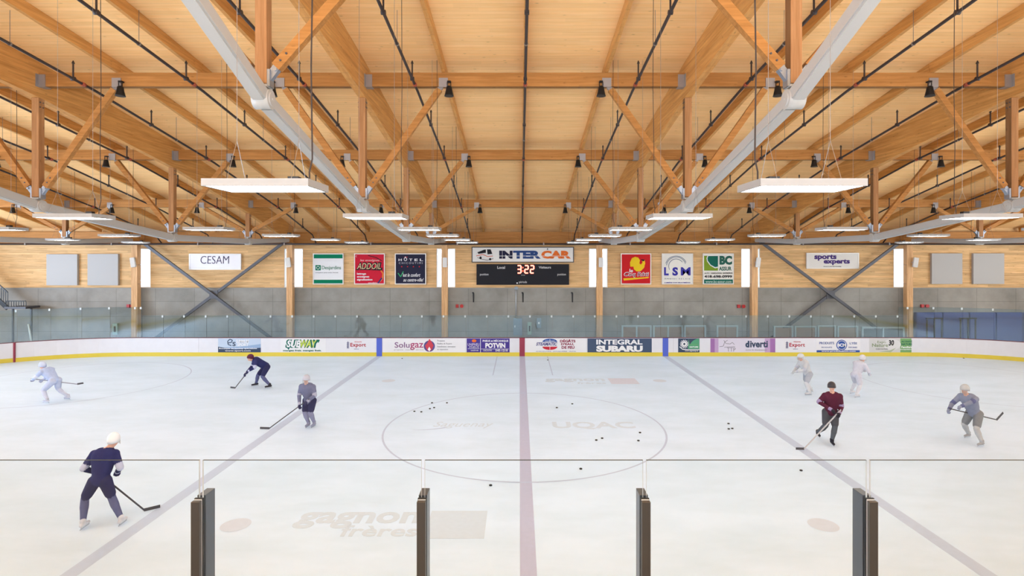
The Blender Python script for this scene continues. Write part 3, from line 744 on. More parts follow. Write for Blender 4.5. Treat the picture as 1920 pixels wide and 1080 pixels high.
a = fix(sign('wide_sign', 354, 451, 476, 505.5, mat('sign_white', (.80, .79, .82), .4), 'wide white sign with thin dark capitals in the left braced bay', frame=FRW))
a.text('CESAM', 375.5, 429, 480, 494.5, C('deep_indigo', (.07, .055, .13)), -.012, .05); a.text('Centre du savoir sur mesure  UQAC', 361, 441, 497, 502.5, GRY, -.01, .2)
a = fix(sign('square_sign', 586.5, 643.5, 475.5, 533, WH, 'square white sign with green bands at top and bottom', frame=FRW))
a.rect(588, 642, 477, 484.5, GREEN); a.rect(588, 642, 524.5, 531.5, GREEN); a.rect(591, 601, 497, 507, GREEN, 'emblem')
a.lines([[(596+3*math.cos(k*math.pi/3), 502+3*math.sin(k*math.pi/3)) for k in range(7)]], .8, WH, t=.014); a.text('Desjardins', 603, 639, 498.5, 507, GREEN, 0); a.text('Coopérer pour créer l\'avenir', 591, 634, 510, 512.5, GRY, 0)
a = fix(sign('square_sign', 664, 721, 475.5, 533, C('sign_red', (.60, .015, .04)), 'square red sign with black and gold slanted lettering', frame=FRW))
a.text('les enseignes', 675, 711, 486, 491, C('pinkish', (.80, .45, .45)), .01, .2)
a.text('ADDOIL', 667, 717, 491.5, 506.5, BLK, .09, .3, th=.010); a.text('ADDOIL', 669, 714, 493.5, 504.5, C('gold_pale', (.80, .60, .35)), .0, .3, th=.016)
a.lines([[(668, 506), (682, 505.5), (717, 506.5)], [(690, 479), (705, 483), (716, 489)]], 1.3, BLK, t=.012)
a.lines([[(714, 507), (718, 513), (717, 522), (712, 528)]], 2.5, C('flame_orange', (.85, .25, .05)), t=.012); a.lines([[(716, 521), (711, 528), (708, 531)]], 2.6, NAVY, t=.013)
for i, (t_, x1) in enumerate((('lettrage', 686), ('enseignes', 692), ('signalisation', 698))): a.text(t_, 669, x1, 511.5+i*5.5, 516+i*5.5, WH, .03)
a.text('www.addoil.com', 690, 710, 529.2, 531.2, WH); a.text('C', 666.5, 668.8, 479, 482, WH)
a = fix(sign('square_sign', 740.5, 798.5, 475.5, 533, C('sign_navy', (.022, .022, .05)), 'square dark navy sign with pale hotel lettering', frame=FRW))
for i, ch in enumerate('HÔTEL'): a.text(ch, 747+i*10, 753+i*10, 481 if ch == 'Ô' else 485, 489.5, WH, .02)
a.text('CHICOUTIMI', 747.5, 792, 491.5, 495, C('silver', (.55, .55, .6)), 0, spacing=1.5)
a.lines([[(757.5, 482), (764, 482)]], 1, RED)
for i in range(4): a.poly([(753+i*11+1.5*math.cos(R(90+k*36))*(1 if k % 2 else .5), 500+1.5*math.sin(R(90+k*36))*(1 if k % 2 else .5)) for k in range(10)], RED)
a.lines([[(746, 512), (751, 519), (756, 509)]], 1.6, C('tick_green', (.05, .45, .18))); a.text("'est le confort", 755, 788, 512, 519, WH, .01, .35); a.text('au centre-ville!', 756, 794, 521.5, 528, WH, .01, .35)
a = fix(sign('wide_sign', 884.5, 1076, 463, 492, C('banner_white', (.82, .81, .78)), 'wide white banner sign with coach drawing above the scoreboard', frame=mat('dark_frame', (.10, .09, .09), .5, spec=.1)))
a.poly([(893, 473), (905, 467), (920, 466.5), (924, 473), (925, 484), (914, 488), (899, 483), (892, 480)], C('coach_white', (.75, .74, .72)), 'coach_drawing', .008)
a.poly([(895, 473), (908, 468), (911, 468), (911, 474), (897, 476)], BLK, 'coach_drawing', .010); a.poly([(913, 467.5), (920, 467.5), (923, 476), (914, 477)], BLK, 'coach_drawing', .010)
a.lines([[(893, 480), (905, 477), (914, 481), (924, 480)]], 1.2, C('coach_red', (.65, .12, .06)), 'coach_drawing'); a.lines([[(895, 483), (903, 486), (914, 488), (925, 485)]], .9, BLK, 'coach_drawing')
a.poly(E(901, 483.5, 2.2, 2.6, 14), BLK, 'coach_drawing', .013); a.poly(E(919, 486, 2.2, 2.2, 14), BLK, 'coach_drawing', .013)
a.text('IN', 936, 961, 470, 485, C('ink_blk_blue', (.02, .02, .05)), .06); a.text('TER', 962, 1014, 470, 485, C('bus_navy', (.03, .07, .22)), .06); a.text('CAR', 1015, 1070.5, 470, 485, ORG, .06)
a.rect(936, 1071, 479.6, 480.4, C('banner_white', (.8, .8, .8)), 'stripe', .016); a.poly([(1025, 468), (1027, 465), (1028, 468)], BLK)
a = fix(sign('scoreboard', 893.5, 1067, 495.3, 534, mat('score_black', (.018, .018, .022), .6, spec=.1), 'wide black scoreboard with red lit digits under the banner', 'scoreboard', .20))
LED = mat('led_red', (1, .10, .05), .5, emit=2.6)
LEDH = mat('led_core', (1, .42, .28), .5, emit=2.2)
def digit(a, ch, x0, x1, y0, y1):
    seg = {'3': 'abgcd', '2': 'abged'}[ch]; ym = (y0+y1)/2; q = 1.2
    P = dict(a=[(x0, y0), (x1, y0)], b=[(x1, y0), (x1, ym)], c=[(x1, ym), (x1, y1)], d=[(x0, y1), (x1, y1)], e=[(x0, ym), (x0, y1)], g=[(x0, ym), (x1, ym)])
    bm = BM(); bm2 = BM()
    for s_ in seg:
        (ax, ay), (bx2, by) = P[s_]; dx, dy = (bx2-ax), (by-ay); l = math.hypot(dx, dy); ax += dx/l*.25; ay += dy/l*.25; bx2 -= dx/l*.25; by -= dy/l*.25
        ribbon(bm, [(a.x(ax), a.z(ay)), (a.x(bx2), a.z(by))], 2.6*WD/F, a.y, .006); ribbon(bm2, [(a.x(ax), a.z(ay)), (a.x(bx2), a.z(by))], 1.5*WD/F, a.y, .012)
    o = obj('digit', bm, LED, a.p); o['label'] = 'red lit number %s' % ch; obj('lit_core', bm2, LEDH, o)
digit(a, '3', 970.3, 976.8, 498, 511.8); digit(a, '2', 984, 990.3, 498, 511.8); digit(a, '2', 994.5, 1000.8, 498, 511.8)
bm = BM()
for yy in (501.8, 508): plate(bm, a.x(979.4), a.x(981.4), a.z(yy+1), a.z(yy-1), a.y, .012)
obj('colon', bm, LED, a.p)
SC = C('score_text', (.62, .62, .62))
a.text('Local', 932.5, 947, 499, 504, SC, .03); a.text('Visiteurs', 1010, 1033, 499, 503.5, SC, .03); a.text('punition', 900, 916, 512.5, 517.5, SC, .01); a.text('punition', 1045, 1061, 512.5, 517.5, SC, .01)
a.text('temps', 977, 984.5, 515, 517, SC); a.text('période', 973, 988, 526.5, 532, SC, .01); a.rect(968.5, 970.8, 529.5, 532, WH, 'marker')
a = fix(sign('square_sign', 1164.5, 1221, 475.5, 533, C('rooster_red', (.62, .015, .02)), 'square red restaurant sign with yellow rooster emblem', frame=FRW))
a.poly([(1182, 500), (1181.5, 492), (1185, 484), (1191, 481.5), (1197, 483), (1200, 488), (1199, 494), (1202, 496), (1205, 492), (1204, 488), (1209, 487), (1210, 494), (1208, 502), (1202, 508), (1194, 509), (1189, 505), (1188, 500)], YEL)
a.poly([(1202, 487), (1204, 485.5), (1205.5, 487.5), (1208, 486), (1209, 488.5), (1206, 490)], BLK, t=.014); a.poly([(1209, 496), (1211, 499), (1208.5, 501)], RED, t=.014)
a.text('le', 1180, 1187, 504, 511, WH, .02, .1); a.text('Coq Rôti', 1170, 1217, 510, 520.5, WH, .06, .15, th=.012); a.text('Coq Rôti', 1171, 1216, 511, 520, WINE, .02, .15, th=.016)
a.poly([(1169, 522), (1217, 519.5), (1216, 521.5), (1170, 526)], YEL, t=.014)
a = fix(sign('square_sign', 1241.5, 1299.5, 475.5, 533, CRM, 'square white sign with blue letters under grey arcs', frame=FRW))
ROY = C('royal', (.05, .045, .36))
a.lines([[(1268+r_*math.cos(R(t_)), 499+r_*.95*math.sin(R(t_))) for t_ in range(t0, t1, 8)] for r_, t0, t1 in ((18, 185, 352), (20, 195, 340), (14, 150, 330))], 1.1, C('arc_grey', (.22, .26, .34)))
a.text('L', 1245.5, 1254, 501, 516.5, ROY, .05, th=.016); a.text('S', 1261, 1271.5, 501, 517, ROY, .05, th=.016); a.text('M', 1277, 1295, 501, 516.5, ROY, .02, th=.016)
a.text('AMBIOI RELAIS', 1246, 1294, 521.5, 524, C('arc_grey', (.3, .3, .3)), 0, spacing=1.6); a.text('LUMIÈRE SON MULTIMÉDIA', 1246, 1295, 528.5, 531, ROY, .02)
a = fix(sign('square_sign', 1318.5, 1376, 475.5, 533, CRM, 'square white insurance sign with green shield and phone number', frame=FRW))
a.rect(1320.5, 1346.5, 479.5, 507.5, OLIVE); a.poly([(1327, 479), (1347, 479), (1347, 502), (1341, 503), (1332, 498), (1326, 490), (1325, 484)], WH, t=.008)
a.poly([(1328.5, 480), (1346.5, 480), (1346.5, 500), (1341, 501), (1333, 496.5), (1327.5, 489), (1326.8, 484)], DGRN, t=.012)
a.text('BC', 1349.5, 1373, 479.5, 496.5, C('bc_green', (.03, .13, .10)), .06); a.text('ASSUR', 1348.5, 1372, 500, 507.5, C('bc_green', (.03, .13, .1)), .03)
a.text('AUTO · HABITATION · ENTREPRISE', 1321, 1374, 511, 513.5, BLK, .02); a.text('418-698-0999', 1321, 1373, 516, 521, BLK, .04); a.rect(1320.5, 1374.5, 524, 531.5, DGRN); a.text('www.bc-assur.com', 1323, 1372, 525.5, 530.5, C('mint', (.45, .6, .5)), .02)
a = fix(sign('wide_sign', 1513, 1611, 474.5, 503.5, C('sign_cream', (.78, .76, .72)), 'wide white sign with dark purple sports lettering in the right braced bay', frame=FRW))
SPU = C('sport_purple', (.07, .035, .20)); a.text('sports', 1527.5, 1569, 477, 488.8, SPU, .04); a.text('experts', 1545, 1594, 486, 497, SPU, .04)
a.text('PLACE DU ROYAUME', 1545, 1578, 498.8, 500.8, GRY)

# ------------------------------------------------------------------ small things on the far wall
SPK = mat('speaker_white', (.66, .65, .63), .5)
for i, (cx, tilt) in enumerate(((250, 14), (541, 12), (834.3, 0), (1126.6, 0), (1421, -12), (1716, -14))):
    x = X(cx, 33.6); zc = Z(492, 33.6)
    t = thing('loudspeaker', 'small white loudspeaker on the timber column, %s from the left' % ORD[i], 'speaker', (x, 33.6, zc), 'white column loudspeakers')
    bm = BM(); cbx(bm, (0, 0, 0), (.26, .16, .58)); bmesh.ops.bevel(bm, geom=list(bm.edges), offset=.02, segments=2, affect='EDGES')
    bmesh.ops.rotate(bm, verts=bm.verts, cent=(0, 0, 0), matrix=Matrix.Rotation(R(-tilt*.6), 3, 'Y')@Matrix.Rotation(R(tilt), 3, 'Z')); bmesh.ops.translate(bm, verts=bm.verts, vec=(x, 33.57, zc)); obj('cabinet', bm, SPK, t)
    bm = BM(); beam(bm, (x, 33.6, zc), (TX[i+1]+(0 if abs(x-TX[i+1]) < .17 else math.copysign(.1, x-TX[i+1])), 33.75, zc), .04, .06); obj('bracket', bm, BRACK, t)
REDH = mat('alarm_red', (.42, .02, .02), .4)
for cx, cy, l in ((239, 574, 'red fire alarm horn on concrete, left of the first column'), (857, 574, 'red fire alarm pair on concrete, left of the scoreboard'), (1386, 574.5, 'red fire alarm pair on concrete, left of the fifth column'), (1731, 574, 'red fire alarm horn on concrete above the blue panels')):
    x, z = X(cx, 34.1), Z(cy, 34.1)
    t = thing('fire_alarm', l, 'alarm', (x, WY-.12, z))
    bm = BM(); cbx(bm, (x, WY-.17, z), (.17, .10, .20)); obj('alarm_box', bm, REDH, t)
    bm = BM(); tube(bm, [(x+.28, WY-.125, z), (x+.28, WY-.25, z)], .09, 14, r2=.11); obj('bell', bm, REDH, t)
    bm = BM(); bx(bm, x+.03, x+.26, WY-.15, WY-.125, z-.02, z+.02); obj('conduit', bm, BRACK, t)
for cx, y0, y1, l in ((887.5, 548, 567, 'left'), (980.5, 548, 567, 'middle'), (1073.5, 548, 567, 'right')):
    bm = BM(); x = X(cx, 34.1); z0, z1 = Z(y1, 34.1), Z(y0, 34.1); poly(bm, [(x-.03, z0), (x+.04, z0), (x+.05, z1-.08), (x+.02, z1), (x-.10, z1), (x-.05, z1-.1)], WY-.121, .03)
    tag(obj('wall_hook', bm, BLACK, org=(x, WY-.13, z0)), 'black strap hook on the concrete below the scoreboard, %s of three' % l, 'hook')
EBOX = mat('electric_grey', (.22, .28, .34), .45, .3)
t = thing('electrical_cabinet', 'tall blue grey electrical cabinet on the concrete below the scoreboard', 'cabinet', (X(970.5, 34), WY-.12, Z(629, 34)))
bm = BM(); bx(bm, X(962.5, 34), X(979, 34), WY-.34, WY-.122, Z(629, 34), Z(597, 34)); obj('body', bm, EBOX, t)
bm = BM(); bx(bm, X(963.3, 34), X(978.2, 34), WY-.36, WY-.341, Z(628.2, 34), Z(598, 34)); dd = obj('door', bm, EBOX, t)
bm = BM(); cbx(bm, (X(965.5, 34), WY-.37, Z(612, 34)), (.04, .02, .12)); obj('handle', bm, WHITE, dd)
t = thing('conduit_pipe', 'thin grey conduit from the scoreboard down to the electrical cabinet', 'conduit', (X(967.5, 34), WY-.15, Z(597, 34)))
bm = BM(); tube(bm, [(X(967.5, 34), WY-.18, Z(596.8, 34)), (X(967.5, 34), WY-.18, Z(537, 34))], .035, 8); obj('pipe', bm, mat('conduit', (.48, .50, .52), .4, .5), t)
bm = BM(); cbx(bm, (X(968, 34), WY-.17, Z(540.5, 34)), (.22, .10, .16)); obj('junction_box', bm, EBOX, t)
for cx, y0, y1, w_, l in ((993, 605, 628, .24, 'narrow pale green switch box with black slot right of the cabinet'), (1010.5, 597, 615, .28, 'small grey box with white dials right of the green one'), (213, 607, 628, .3, 'green dispenser box on the concrete behind the left glass')):
    x = X(cx, 34); t = thing('wall_box', l, 'box', (x, WY-.12, Z(y1, 34)))
    bm = BM(); bx(bm, x-w_/2, x+w_/2, WY-.25, WY-.122, Z(y1, 34), Z(y0, 34)); obj('body', bm, EBOX if cx == 1010.5 else mat('sea_green', (.28, .38, .34), .5), t)
    bm = BM(); cbx(bm, (x, WY-.26, Z((y0+y1)/2, 34)), (w_*.35, .02, .34 if cx < 1000 else .12)); obj('slot', bm, BLACK if cx < 1000 else WHITE, t)
for i, (x0, x1, y0, l) in enumerate(((0, 0, 0, ''),)): pass

# penalty and player boxes behind the right half of the far glass
BXF = mat('box_frame', (.42, .47, .47), .4, .4); BXP = mat('box_panel', (.30, .20, .135), .6, noise=.1); BXD = mat('box_dark', (.03, .035, .03), .5)
YT = mat('yellow_tape', (.45, .48, .12), .5)
def bench_box(x0, x1, y0, panels, m, lab):
    d = 33.1; t = thing('player_bench_enclosure', lab, 'enclosure', ((X(x0, d)+X(x1, d))/2, d, -.06), 'player enclosures behind the glass')
    z1 = Z(y0, d); zb = -.06; n = panels; w_ = (X(x1, d)-X(x0, d))/n
    bm = BM(); bx(bm, X(x0, d)-.05, X(x1, d)+.05, d-.05, d+.05, z1-.07, z1); obj('top_rail', bm, BXF, t)
    for k in range(n+1):
        bm = BM(); xx = X(x0, d)+k*w_; bx(bm, xx-.045, xx+.045, d-.045, d+.045, zb, z1-.07); obj('post', bm, BXF, t)
    for k in range(n):
        bm = BM(); xx = X(x0, d)+k*w_; bx(bm, xx+.046, xx+w_-.046, d-.01, d+.01, zb+.1, z1-.12); obj('back_panel', bm, m, t)
bench_box(1167, 1220, 610, 2, BXP, 'grey framed bench enclosure with brown back, leftmost behind the glass')
bench_box(1226, 1279, 610, 2, BXP, 'grey framed bench enclosure with brown back, second behind the glass')
bench_box(1284, 1322, 610, 1, BXP, 'narrow grey framed bench enclosure with brown back, left of fifth column')
bench_box(1345, 1382, 610, 1, BXP, 'narrow grey framed bench enclosure standing just before the fifth column')
bench_box(1452, 1485.5, 611, 1, BXP, 'grey framed bench enclosure, first right of the fifth column')
bench_box(1491, 1529, 611, 1, BXP, 'grey framed bench enclosure, second right of the fifth column')
bench_box(1534, 1565.5, 610, 1, BXP, 'grey framed bench enclosure, third right of the fifth column')
bench_box(1571, 1607, 611, 1, BXP, 'grey framed bench enclosure, fourth right of the fifth column')
bench_box(1617, 1694, 613, 2, BXD, 'wide grey framed enclosure with dark opening beside the last column')

# blue panels standing for a reflection, and dark frames, behind the right corner glass
BLP = mat('blue_reflection', (.035, .065, .26), .5, noise=.15, nscale=2)
t = thing('blue_reflection_wall', 'long dark blue panels standing for a reflection behind the right corner glass', 'reflection panel', (X(1830, 33.9), 33.9, -.06))
for k in range(5):
    a_ = X(1718, 33.9)+k*1.62; bm = BM(); bx(bm, a_+.01, a_+1.61, 33.9, 34.15, -.06, Z(586, 33.9)); bmesh.ops.bevel(bm, geom=list(bm.edges), offset=.03, segments=2, affect='EDGES'); obj('reflection_panel', bm, BLP, t)
for i, cx in enumerate((1752, 1815)):
    x = X(cx, 33.6); t = thing('dark_metal_frame', 'dark metal frame standing before the blue panels, %s one' % ('left' if i == 0 else 'right'), 'frame', (x, 33.6, -.06))
    bm = BM(); z1 = Z(596, 33.6)
    for s_ in (-.45, .0, .45)[:3]: bx(bm, x+s_-.03, x+s_+.03, 33.57, 33.63, -.06, z1-.06*(1+abs(s_)))
    obj('upright', bm, BLACK, t); bm = BM(); bx(bm, x-.5, x+.5, 33.55, 33.65, z1-.058, z1); obj('top_rail', bm, BLACK, t)
# dark steel stair with railings in the far left corner
t = thing('steel_stair', 'dark steel stair and landing with barred railings in far left corner', 'stair', (X(0, 33), 33.2, 0))
xl = X(62, 33.4); zl = Z(574, 33.4)
bm = BM(); bx(bm, X(22, 33.4), xl, 32.9, 33.9, zl-.12, zl); obj('landing', bm, DGREY, t)
bm = BM()
for k in range(9): xx = X(26, 33.4)+k*.145; bx(bm, xx-.012, xx+.012, 32.9, 32.924, zl, zl+.32)
bx(bm, X(24, 33.4), xl, 32.89, 32.93, zl+.32, zl+.37); obj('railing', bm, BLACK, t)
bm = BM(); p0 = Vector((X(26, 33.4), 33.0, zl-.1)); p1 = Vector((X(-60, 33.4), 33.0, Z(500, 33.4)))
beam(bm, p0, p1, .06, .25); beam(bm, p0+Vector((0, 0, .95)), p1+Vector((0, 0, .95)), .05, .05)
for k in range(22):
    q = p0.lerp(p1, k/22); bx(bm, q.x-.012, q.x+.012, 32.99, 33.014, q.z, q.z+.95)
obj('stringer', bm, BLACK, t)
bm = BM()
for xx in (xl-.05, X(26, 33.4)): bx(bm, xx-.04, xx+.04, 33.3, 33.38, -.06, zl-.12)
obj('support_post', bm, DGREY, t)
# pale tube leaning behind the left corner glass
bm = BM(); tube(bm, [(X(59, 33), 33.0, .55+.03), (X(45, 33), 33.3, Z(609, 33))], .05, 10); bx(bm, X(59, 33)-.25, X(59, 33)+.25, 32.8, 33.2, -.06, .55)
tag(obj('leaning_tube', bm, mat('pale_tube', (.62, .66, .62), .4), org=(X(59, 33), 33, 0)), 'pale tube leaning on a crate behind the left corner glass', 'tube')

# ------------------------------------------------------------------ pucks
pk = None
PK = [(754, 672.6, 'lone puck near the far boards, left of the red line'), (1027, 675.5, 'lone puck near the far boards, right of the red line'), (810, 756, 'puck on the upper left edge of the centre circle'),
      (838, 756, 'puck just inside the upper left of the centre circle'), (814, 765, 'right puck of the close pair in the upper left of the circle'), (806, 767, 'left puck of the close pair in the upper left of the circle'),
      (790, 773, 'puck at left of the circle, right one of the lowest two'), (777, 772, 'leftmost puck by the centre circle line'), (1044, 765, 'puck inside the circle just right of the red line'),
      (1073, 758, 'puck at the top right inside the centre circle'), (1118, 826, 'puck below the large capitals in the circle'), (1129, 822.5, 'small puck just right of the one below the capitals'),
      (1200, 812, 'puck at the right edge inside the circle, farther one'), (1197, 827, 'puck at the right edge inside the circle, nearer one'), (1089, 880, 'puck seen through the guard glass right of the red line'),
      (920, 911, 'nearest puck, left of the red line beyond the guard glass'), (1366, 795, 'farthest of the three clustered pucks beyond the blue line'), (1366.5, 805, 'left of the two touching pucks by the right blue line'),
      (1373, 804.3, 'right of the two touching pucks by the right blue line'), (1502, 883, 'lone puck by the right blue line behind guard glass'), (1807, 672, 'puck lying against the far right curved boards')]
for cx, cy, l in PK:
    d = DI(cy); p = (X(cx, d), d, .004)
    if pk is None:
        bm = BM(); lathe(bm, [(.034, 0), (.038, .003), (.038, .022), (.034, .0254)], p, 20); pk = obj('puck', bm, RUB, org=p); tag(pk, 'black '+l, 'puck', 'black hockey pucks')
    else:
        o = pk.copy(); COL.objects.link(o); o.location = p; o['label'] = 'black '+l

# ------------------------------------------------------------------ skaters
PM = {}
def pm(name, c, r=.7): return mat('cloth_'+name, c, .85, noise=.12, nscale=14, spec=.1)
SKIN = mat('skin', (.62, .36, .27), .55)
def capsule(bm, p0, r0, p1, r1, n=14):
    p0, p1 = Vector(p0), Vector(p1)
    d = p1-p0; L_ = d.length
    q = d.to_track_quat('Z', 'Y') if L_ > 1e-5 else Vector((0, 0, 1)).to_track_quat('Z', 'Y')
    prof = [(r0*math.sin(R(a)), -r0*math.cos(R(a))) for a in (8, 30, 55, 75)]+[(r1*math.cos(R(a)), L_+r1*math.sin(R(a))) for a in (0, 20, 45, 65, 82)]
    rings = [[bm.verts.new(p0+q@Vector((r*math.cos(2*math.pi*k/n), r*math.sin(2*math.pi*k/n), z))) for k in range(n)] for r, z in prof]
    for a, b in zip(rings, rings[1:]):
        for k in range(n): bm.faces.new((a[k], a[(k+1) % n], b[(k+1) % n], b[k]))
    bm.faces.new(rings[0][::-1]); bm.faces.new(rings[-1])
def fused(name, caps, mats, vox, parent, smooth=6):
    """one continuous surface over tapered limbs; caps: (p0,r0,p1,r1,material index)"""
    bm = BM()
    for c in caps: capsule(bm, *c[:4])
    me = bpy.data.meshes.new('tmp'); bm.to_mesh(me); bm.free()
    to = bpy.data.objects.new('tmp', me); COL.objects.link(to)
    m = to.modifiers.new('r', 'REMESH'); m.mode = 'VOXEL'; m.voxel_size = vox
    if smooth: s_ = to.modifiers.new('s', 'SMOOTH'); s_.iterations = smooth; s_.factor = .5
    dg = bpy.context.evaluated_depsgraph_get(); dg.update()
    out = bpy.data.meshes.new_from_object(to.evaluated_get(dg)); bpy.data.objects.remove(to); bpy.data.meshes.remove(me)
    out.name = name
    for x in mats: out.materials.append(x)
    cc = [(Vector(a), r0, Vector(b), r1, mi) for a, r0, b, r1, mi in caps]
    idx = []
    for v in out.vertices:
        best, bi = 9, 0; co = v.co
        for a, r0, b, r1, mi in cc:
            ab = b-a; l2 = ab.length_squared; t = max(0, min(1, (co-a).dot(ab)/l2)) if l2 > 0 else 0
            q = (co-a-ab*t).length-(r0+(r1-r0)*t)
            if q < best: best, bi = q, mi
        idx.append(bi)
    for p in out.polygons:
        p.material_index = idx[p.vertices[0]]; p.use_smooth = True
    o = bpy.data.objects.new(name, out); COL.objects.link(o); o.parent = parent
    return o

def skater(px_, py_, yaw, pose, cols, label, stick=None, sticklab=None, helmet=True, origin=None):
    d = DI(py_); O = Vector((X(px_, d), d, .004)); f = Vector((math.cos(R(yaw)), math.sin(R(yaw)), 0)); l = Vector((-f.y, f.x, 0)); u = Vector((0, 0, 1))
    P = lambda v: f*v[0]+l*v[1]+u*v[2]
    T = thing('person', label, 'person', O)
    g = {k: P(v) for k, v in pose.items()}
    pel, che, hd = g['pel'], g['che'], g['hd']
    up = (che-pel).normalized(); la = l*pose.get('tw', 1) if not isinstance(pose.get('tw', 1), tuple) else l
    shL, shR = che+l*.20+up*.04, che-l*.20+up*.04; hpL, hpR = pel+l*.11-up*.05, pel-l*.11-up*.05
    J, PN, SO, HE, SK, TR = range(6)   # jersey, pants, socks, helmet, skin, trim
    caps = [(pel+up*.02, .17, pel+up*.24, .165, J), (pel+up*.2-l*.03, .165, che-l*.06, .175, J), (pel+up*.2+l*.03, .165, che+l*.06, .175, J), (shL, .095, shR, .095, J),
            (che+up*.10, .065, hd-u*.08, .058, SK), (hd+u*.045, .088, hd-u*.0+f*.01, .083, SK), (hd-u*.055+f*.035, .058, hd-u*.085+f*.05, .045, SK),
            (hd+f*.095+u*.01, .013, hd+f*.112-u*.022, .017, SK), (hd+l*.088, .018, hd+l*.092-u*.03, .014, SK), (hd-l*.088, .018, hd-l*.092-u*.03, .014, SK)]
    for sh, e, h in ((shL, g['el'], g['hl']), (shR, g['er'], g['hr'])):
        mid = sh.lerp(e, .62)
        caps += [(sh, .092, e, .070, J), (mid, .078, e, .072, TR), (e, .070, h, .048, J)]
    for hp, k, an in ((hpL, g['kl'], g['al']), (hpR, g['kr'], g['ar'])):
        mid = hp.lerp(k, .78)
        caps += [(hp, .135, mid, .105, PN), (mid, .09, k, .078, SO), (k, .080, k.lerp(an, .35), .082, SO), (k.lerp(an, .35), .082, an+u*.04, .052, SO)]
    fused('body', caps, [cols['jersey'], cols['pants'], cols['socks'], cols['helmet'], SKIN, cols['trim']], .016, T)
    # face: eyes, brows, mouth
    hx = f; 
    for s_ in (-1, 1):
        bm = BM(); bmesh.ops.create_icosphere(bm, subdivisions=2, radius=.0125); bmesh.ops.translate(bm, verts=bm.verts, vec=O+hd+f*.083+l*s_*.032+u*.018); obj('eye', bm, mat('eye', (.03, .02, .02), .2), T)
    bm = BM(); beam(bm, O+hd+f*.094+l*.022-u*.052, O+hd+f*.094-l*.022-u*.052, .012, .008); obj('mouth', bm, mat('lips', (.40, .14, .12), .5), T)
    # helmet
    bm = BM(); n = 18; rings = []
    for a in (88, 66, 44, 22, 0, -14):
        rings.append([bm.verts.new(O+hd+u*.03+u*(.135*math.sin(R(a)))+f*(.140*math.cos(R(a))*math.cos(2*math.pi*k/n)-.008)+l*(.115*math.cos(R(a))*math.sin(2*math.pi*k/n))-u*(.05*(1-math.cos(2*math.pi*k/n))*.5 if a < 0 else 0)) for k in range(n)])
    bm.faces.new(rings[0])
    for a, b in zip(rings, rings[1:]):
        for k in range(n): bm.faces.new((a[k], b[k], b[(k+1) % n], a[(k+1) % n])).smooth = True
    bm.faces.new(rings[-1][::-1]); hm = obj('helmet', bm, cols['helmet'], T)
    bm = BM()
    for q in range(4):
        zz = -.10+q*.028; tube(bm, [O+hd+u*zz+f*(.125*math.cos(R(t_)))+l*(.105*math.sin(R(t_))) for t_ in range(-70, 71, 20)], .0035, 5)
    for t_ in (-50, -20, 20, 50): tube(bm, [O+hd+u*zz_+f*(.125*math.cos(R(t_)))+l*(.105*math.sin(R(t_))) for zz_ in (-.10, -.05, .0)], .0035, 5)
    if cols.get('cage', True): obj('face_cage', bm, mat('cage', (.45, .46, .48), .3, .7), hm)
    else: bm.free()
    # skates
    for an, k in ((g['al'], 'tl'), (g['ar'], 'tr')):
        to = P(pose.get(k, (1, 0, 0))).normalized()
        sk = fused('skate', [(an+u*.06, .062, an-u*.0, .055, 0), (an-to*.05-u*.012, .042, an+to*.13-u*.022, .036, 0), (an+to*.1-u*.02, .040, an+to*.17-u*.025, .034, 0)], [cols['skate']], .012, T, 3)
        bm = BM(); beam(bm, O+an-to*.10-u*.075, O+an+to*.20-u*.075, .005, .028); beam(bm, O+an-to*.06-u*.052, O+an+to*.17-u*.052, .022, .03); obj('blade', bm, mat('blade', (.6, .62, .65), .25, .8), sk)
    # gloves with separate fingers curled round the stick
    hands = (g['hl'], g['hr'])
    for hnd, elb, s_ in ((g['hl'], g['el'], 1), (g['hr'], g['er'], -1)):
        fw = (hnd-elb).normalized(); ax = (g['hr']-g['hl']).normalized() if stick else l
        if abs(ax.dot(fw)) > .9: ax = u
        ax = (ax-fw*ax.dot(fw)).normalized(); nn = fw.cross(ax)
        cp = [(hnd-fw*.02, .045, hnd+fw*.05, .042, 0), (hnd-fw*.10, .052, hnd-fw*.03, .052, 1), (hnd+fw*.02+ax*.025, .036, hnd+fw*.06+ax*.02, .03, 0)]
        for k in range(4):
            b0 = hnd+fw*.075+ax*(.039-.026*k); le = (.9, 1.05, 1, .8)[k]
            b1 = b0+fw*.03*le+nn*.028*le; b2 = b1-fw*.012+nn*.032*le; b3 = b2-fw*.03*le
            cp += [(b0-fw*.02, .0125, b1, .0125, 0), (b1, .0125, b2, .012, 0), (b2, .012, b3, .0105, 0)]
        t0 = hnd+ax*.05+fw*.01; cp += [(t0, .015, t0+fw*.035+nn*.03+ax*.008, .014, 0), (t0+fw*.035+nn*.03+ax*.008, .014, t0+fw*.05+nn*.055-ax*.005, .0125, 0)]
        fused('glove', cp, [cols['glove'], cols['cuff']], .006, T, 2)
    if stick:
        a, b, tip = [O+P(v) for v in stick]      # butt, heel on the ice, blade tip
        b.z = b.z if stick[1][2] > .1 else .03; tip.z = tip.z if stick[1][2] > .1 else .03
        bm = BM(); beam(bm, a, b, .022, .030); obj_ = obj('hockey_stick', bm, cols.get('shaft', mat('stick_dark', (.05, .05, .06), .4)), org=a)
        tag(obj_, sticklab, 'hockey stick')
        bm = BM(); beam(bm, b-(tip-b)*.03+Vector((0, 0, .008)), tip+Vector((0, 0, .012)), .012, .065); bl = obj('stick_blade', bm, mat('tape_dark', (.06, .06, .07), .7), obj_)
    return T

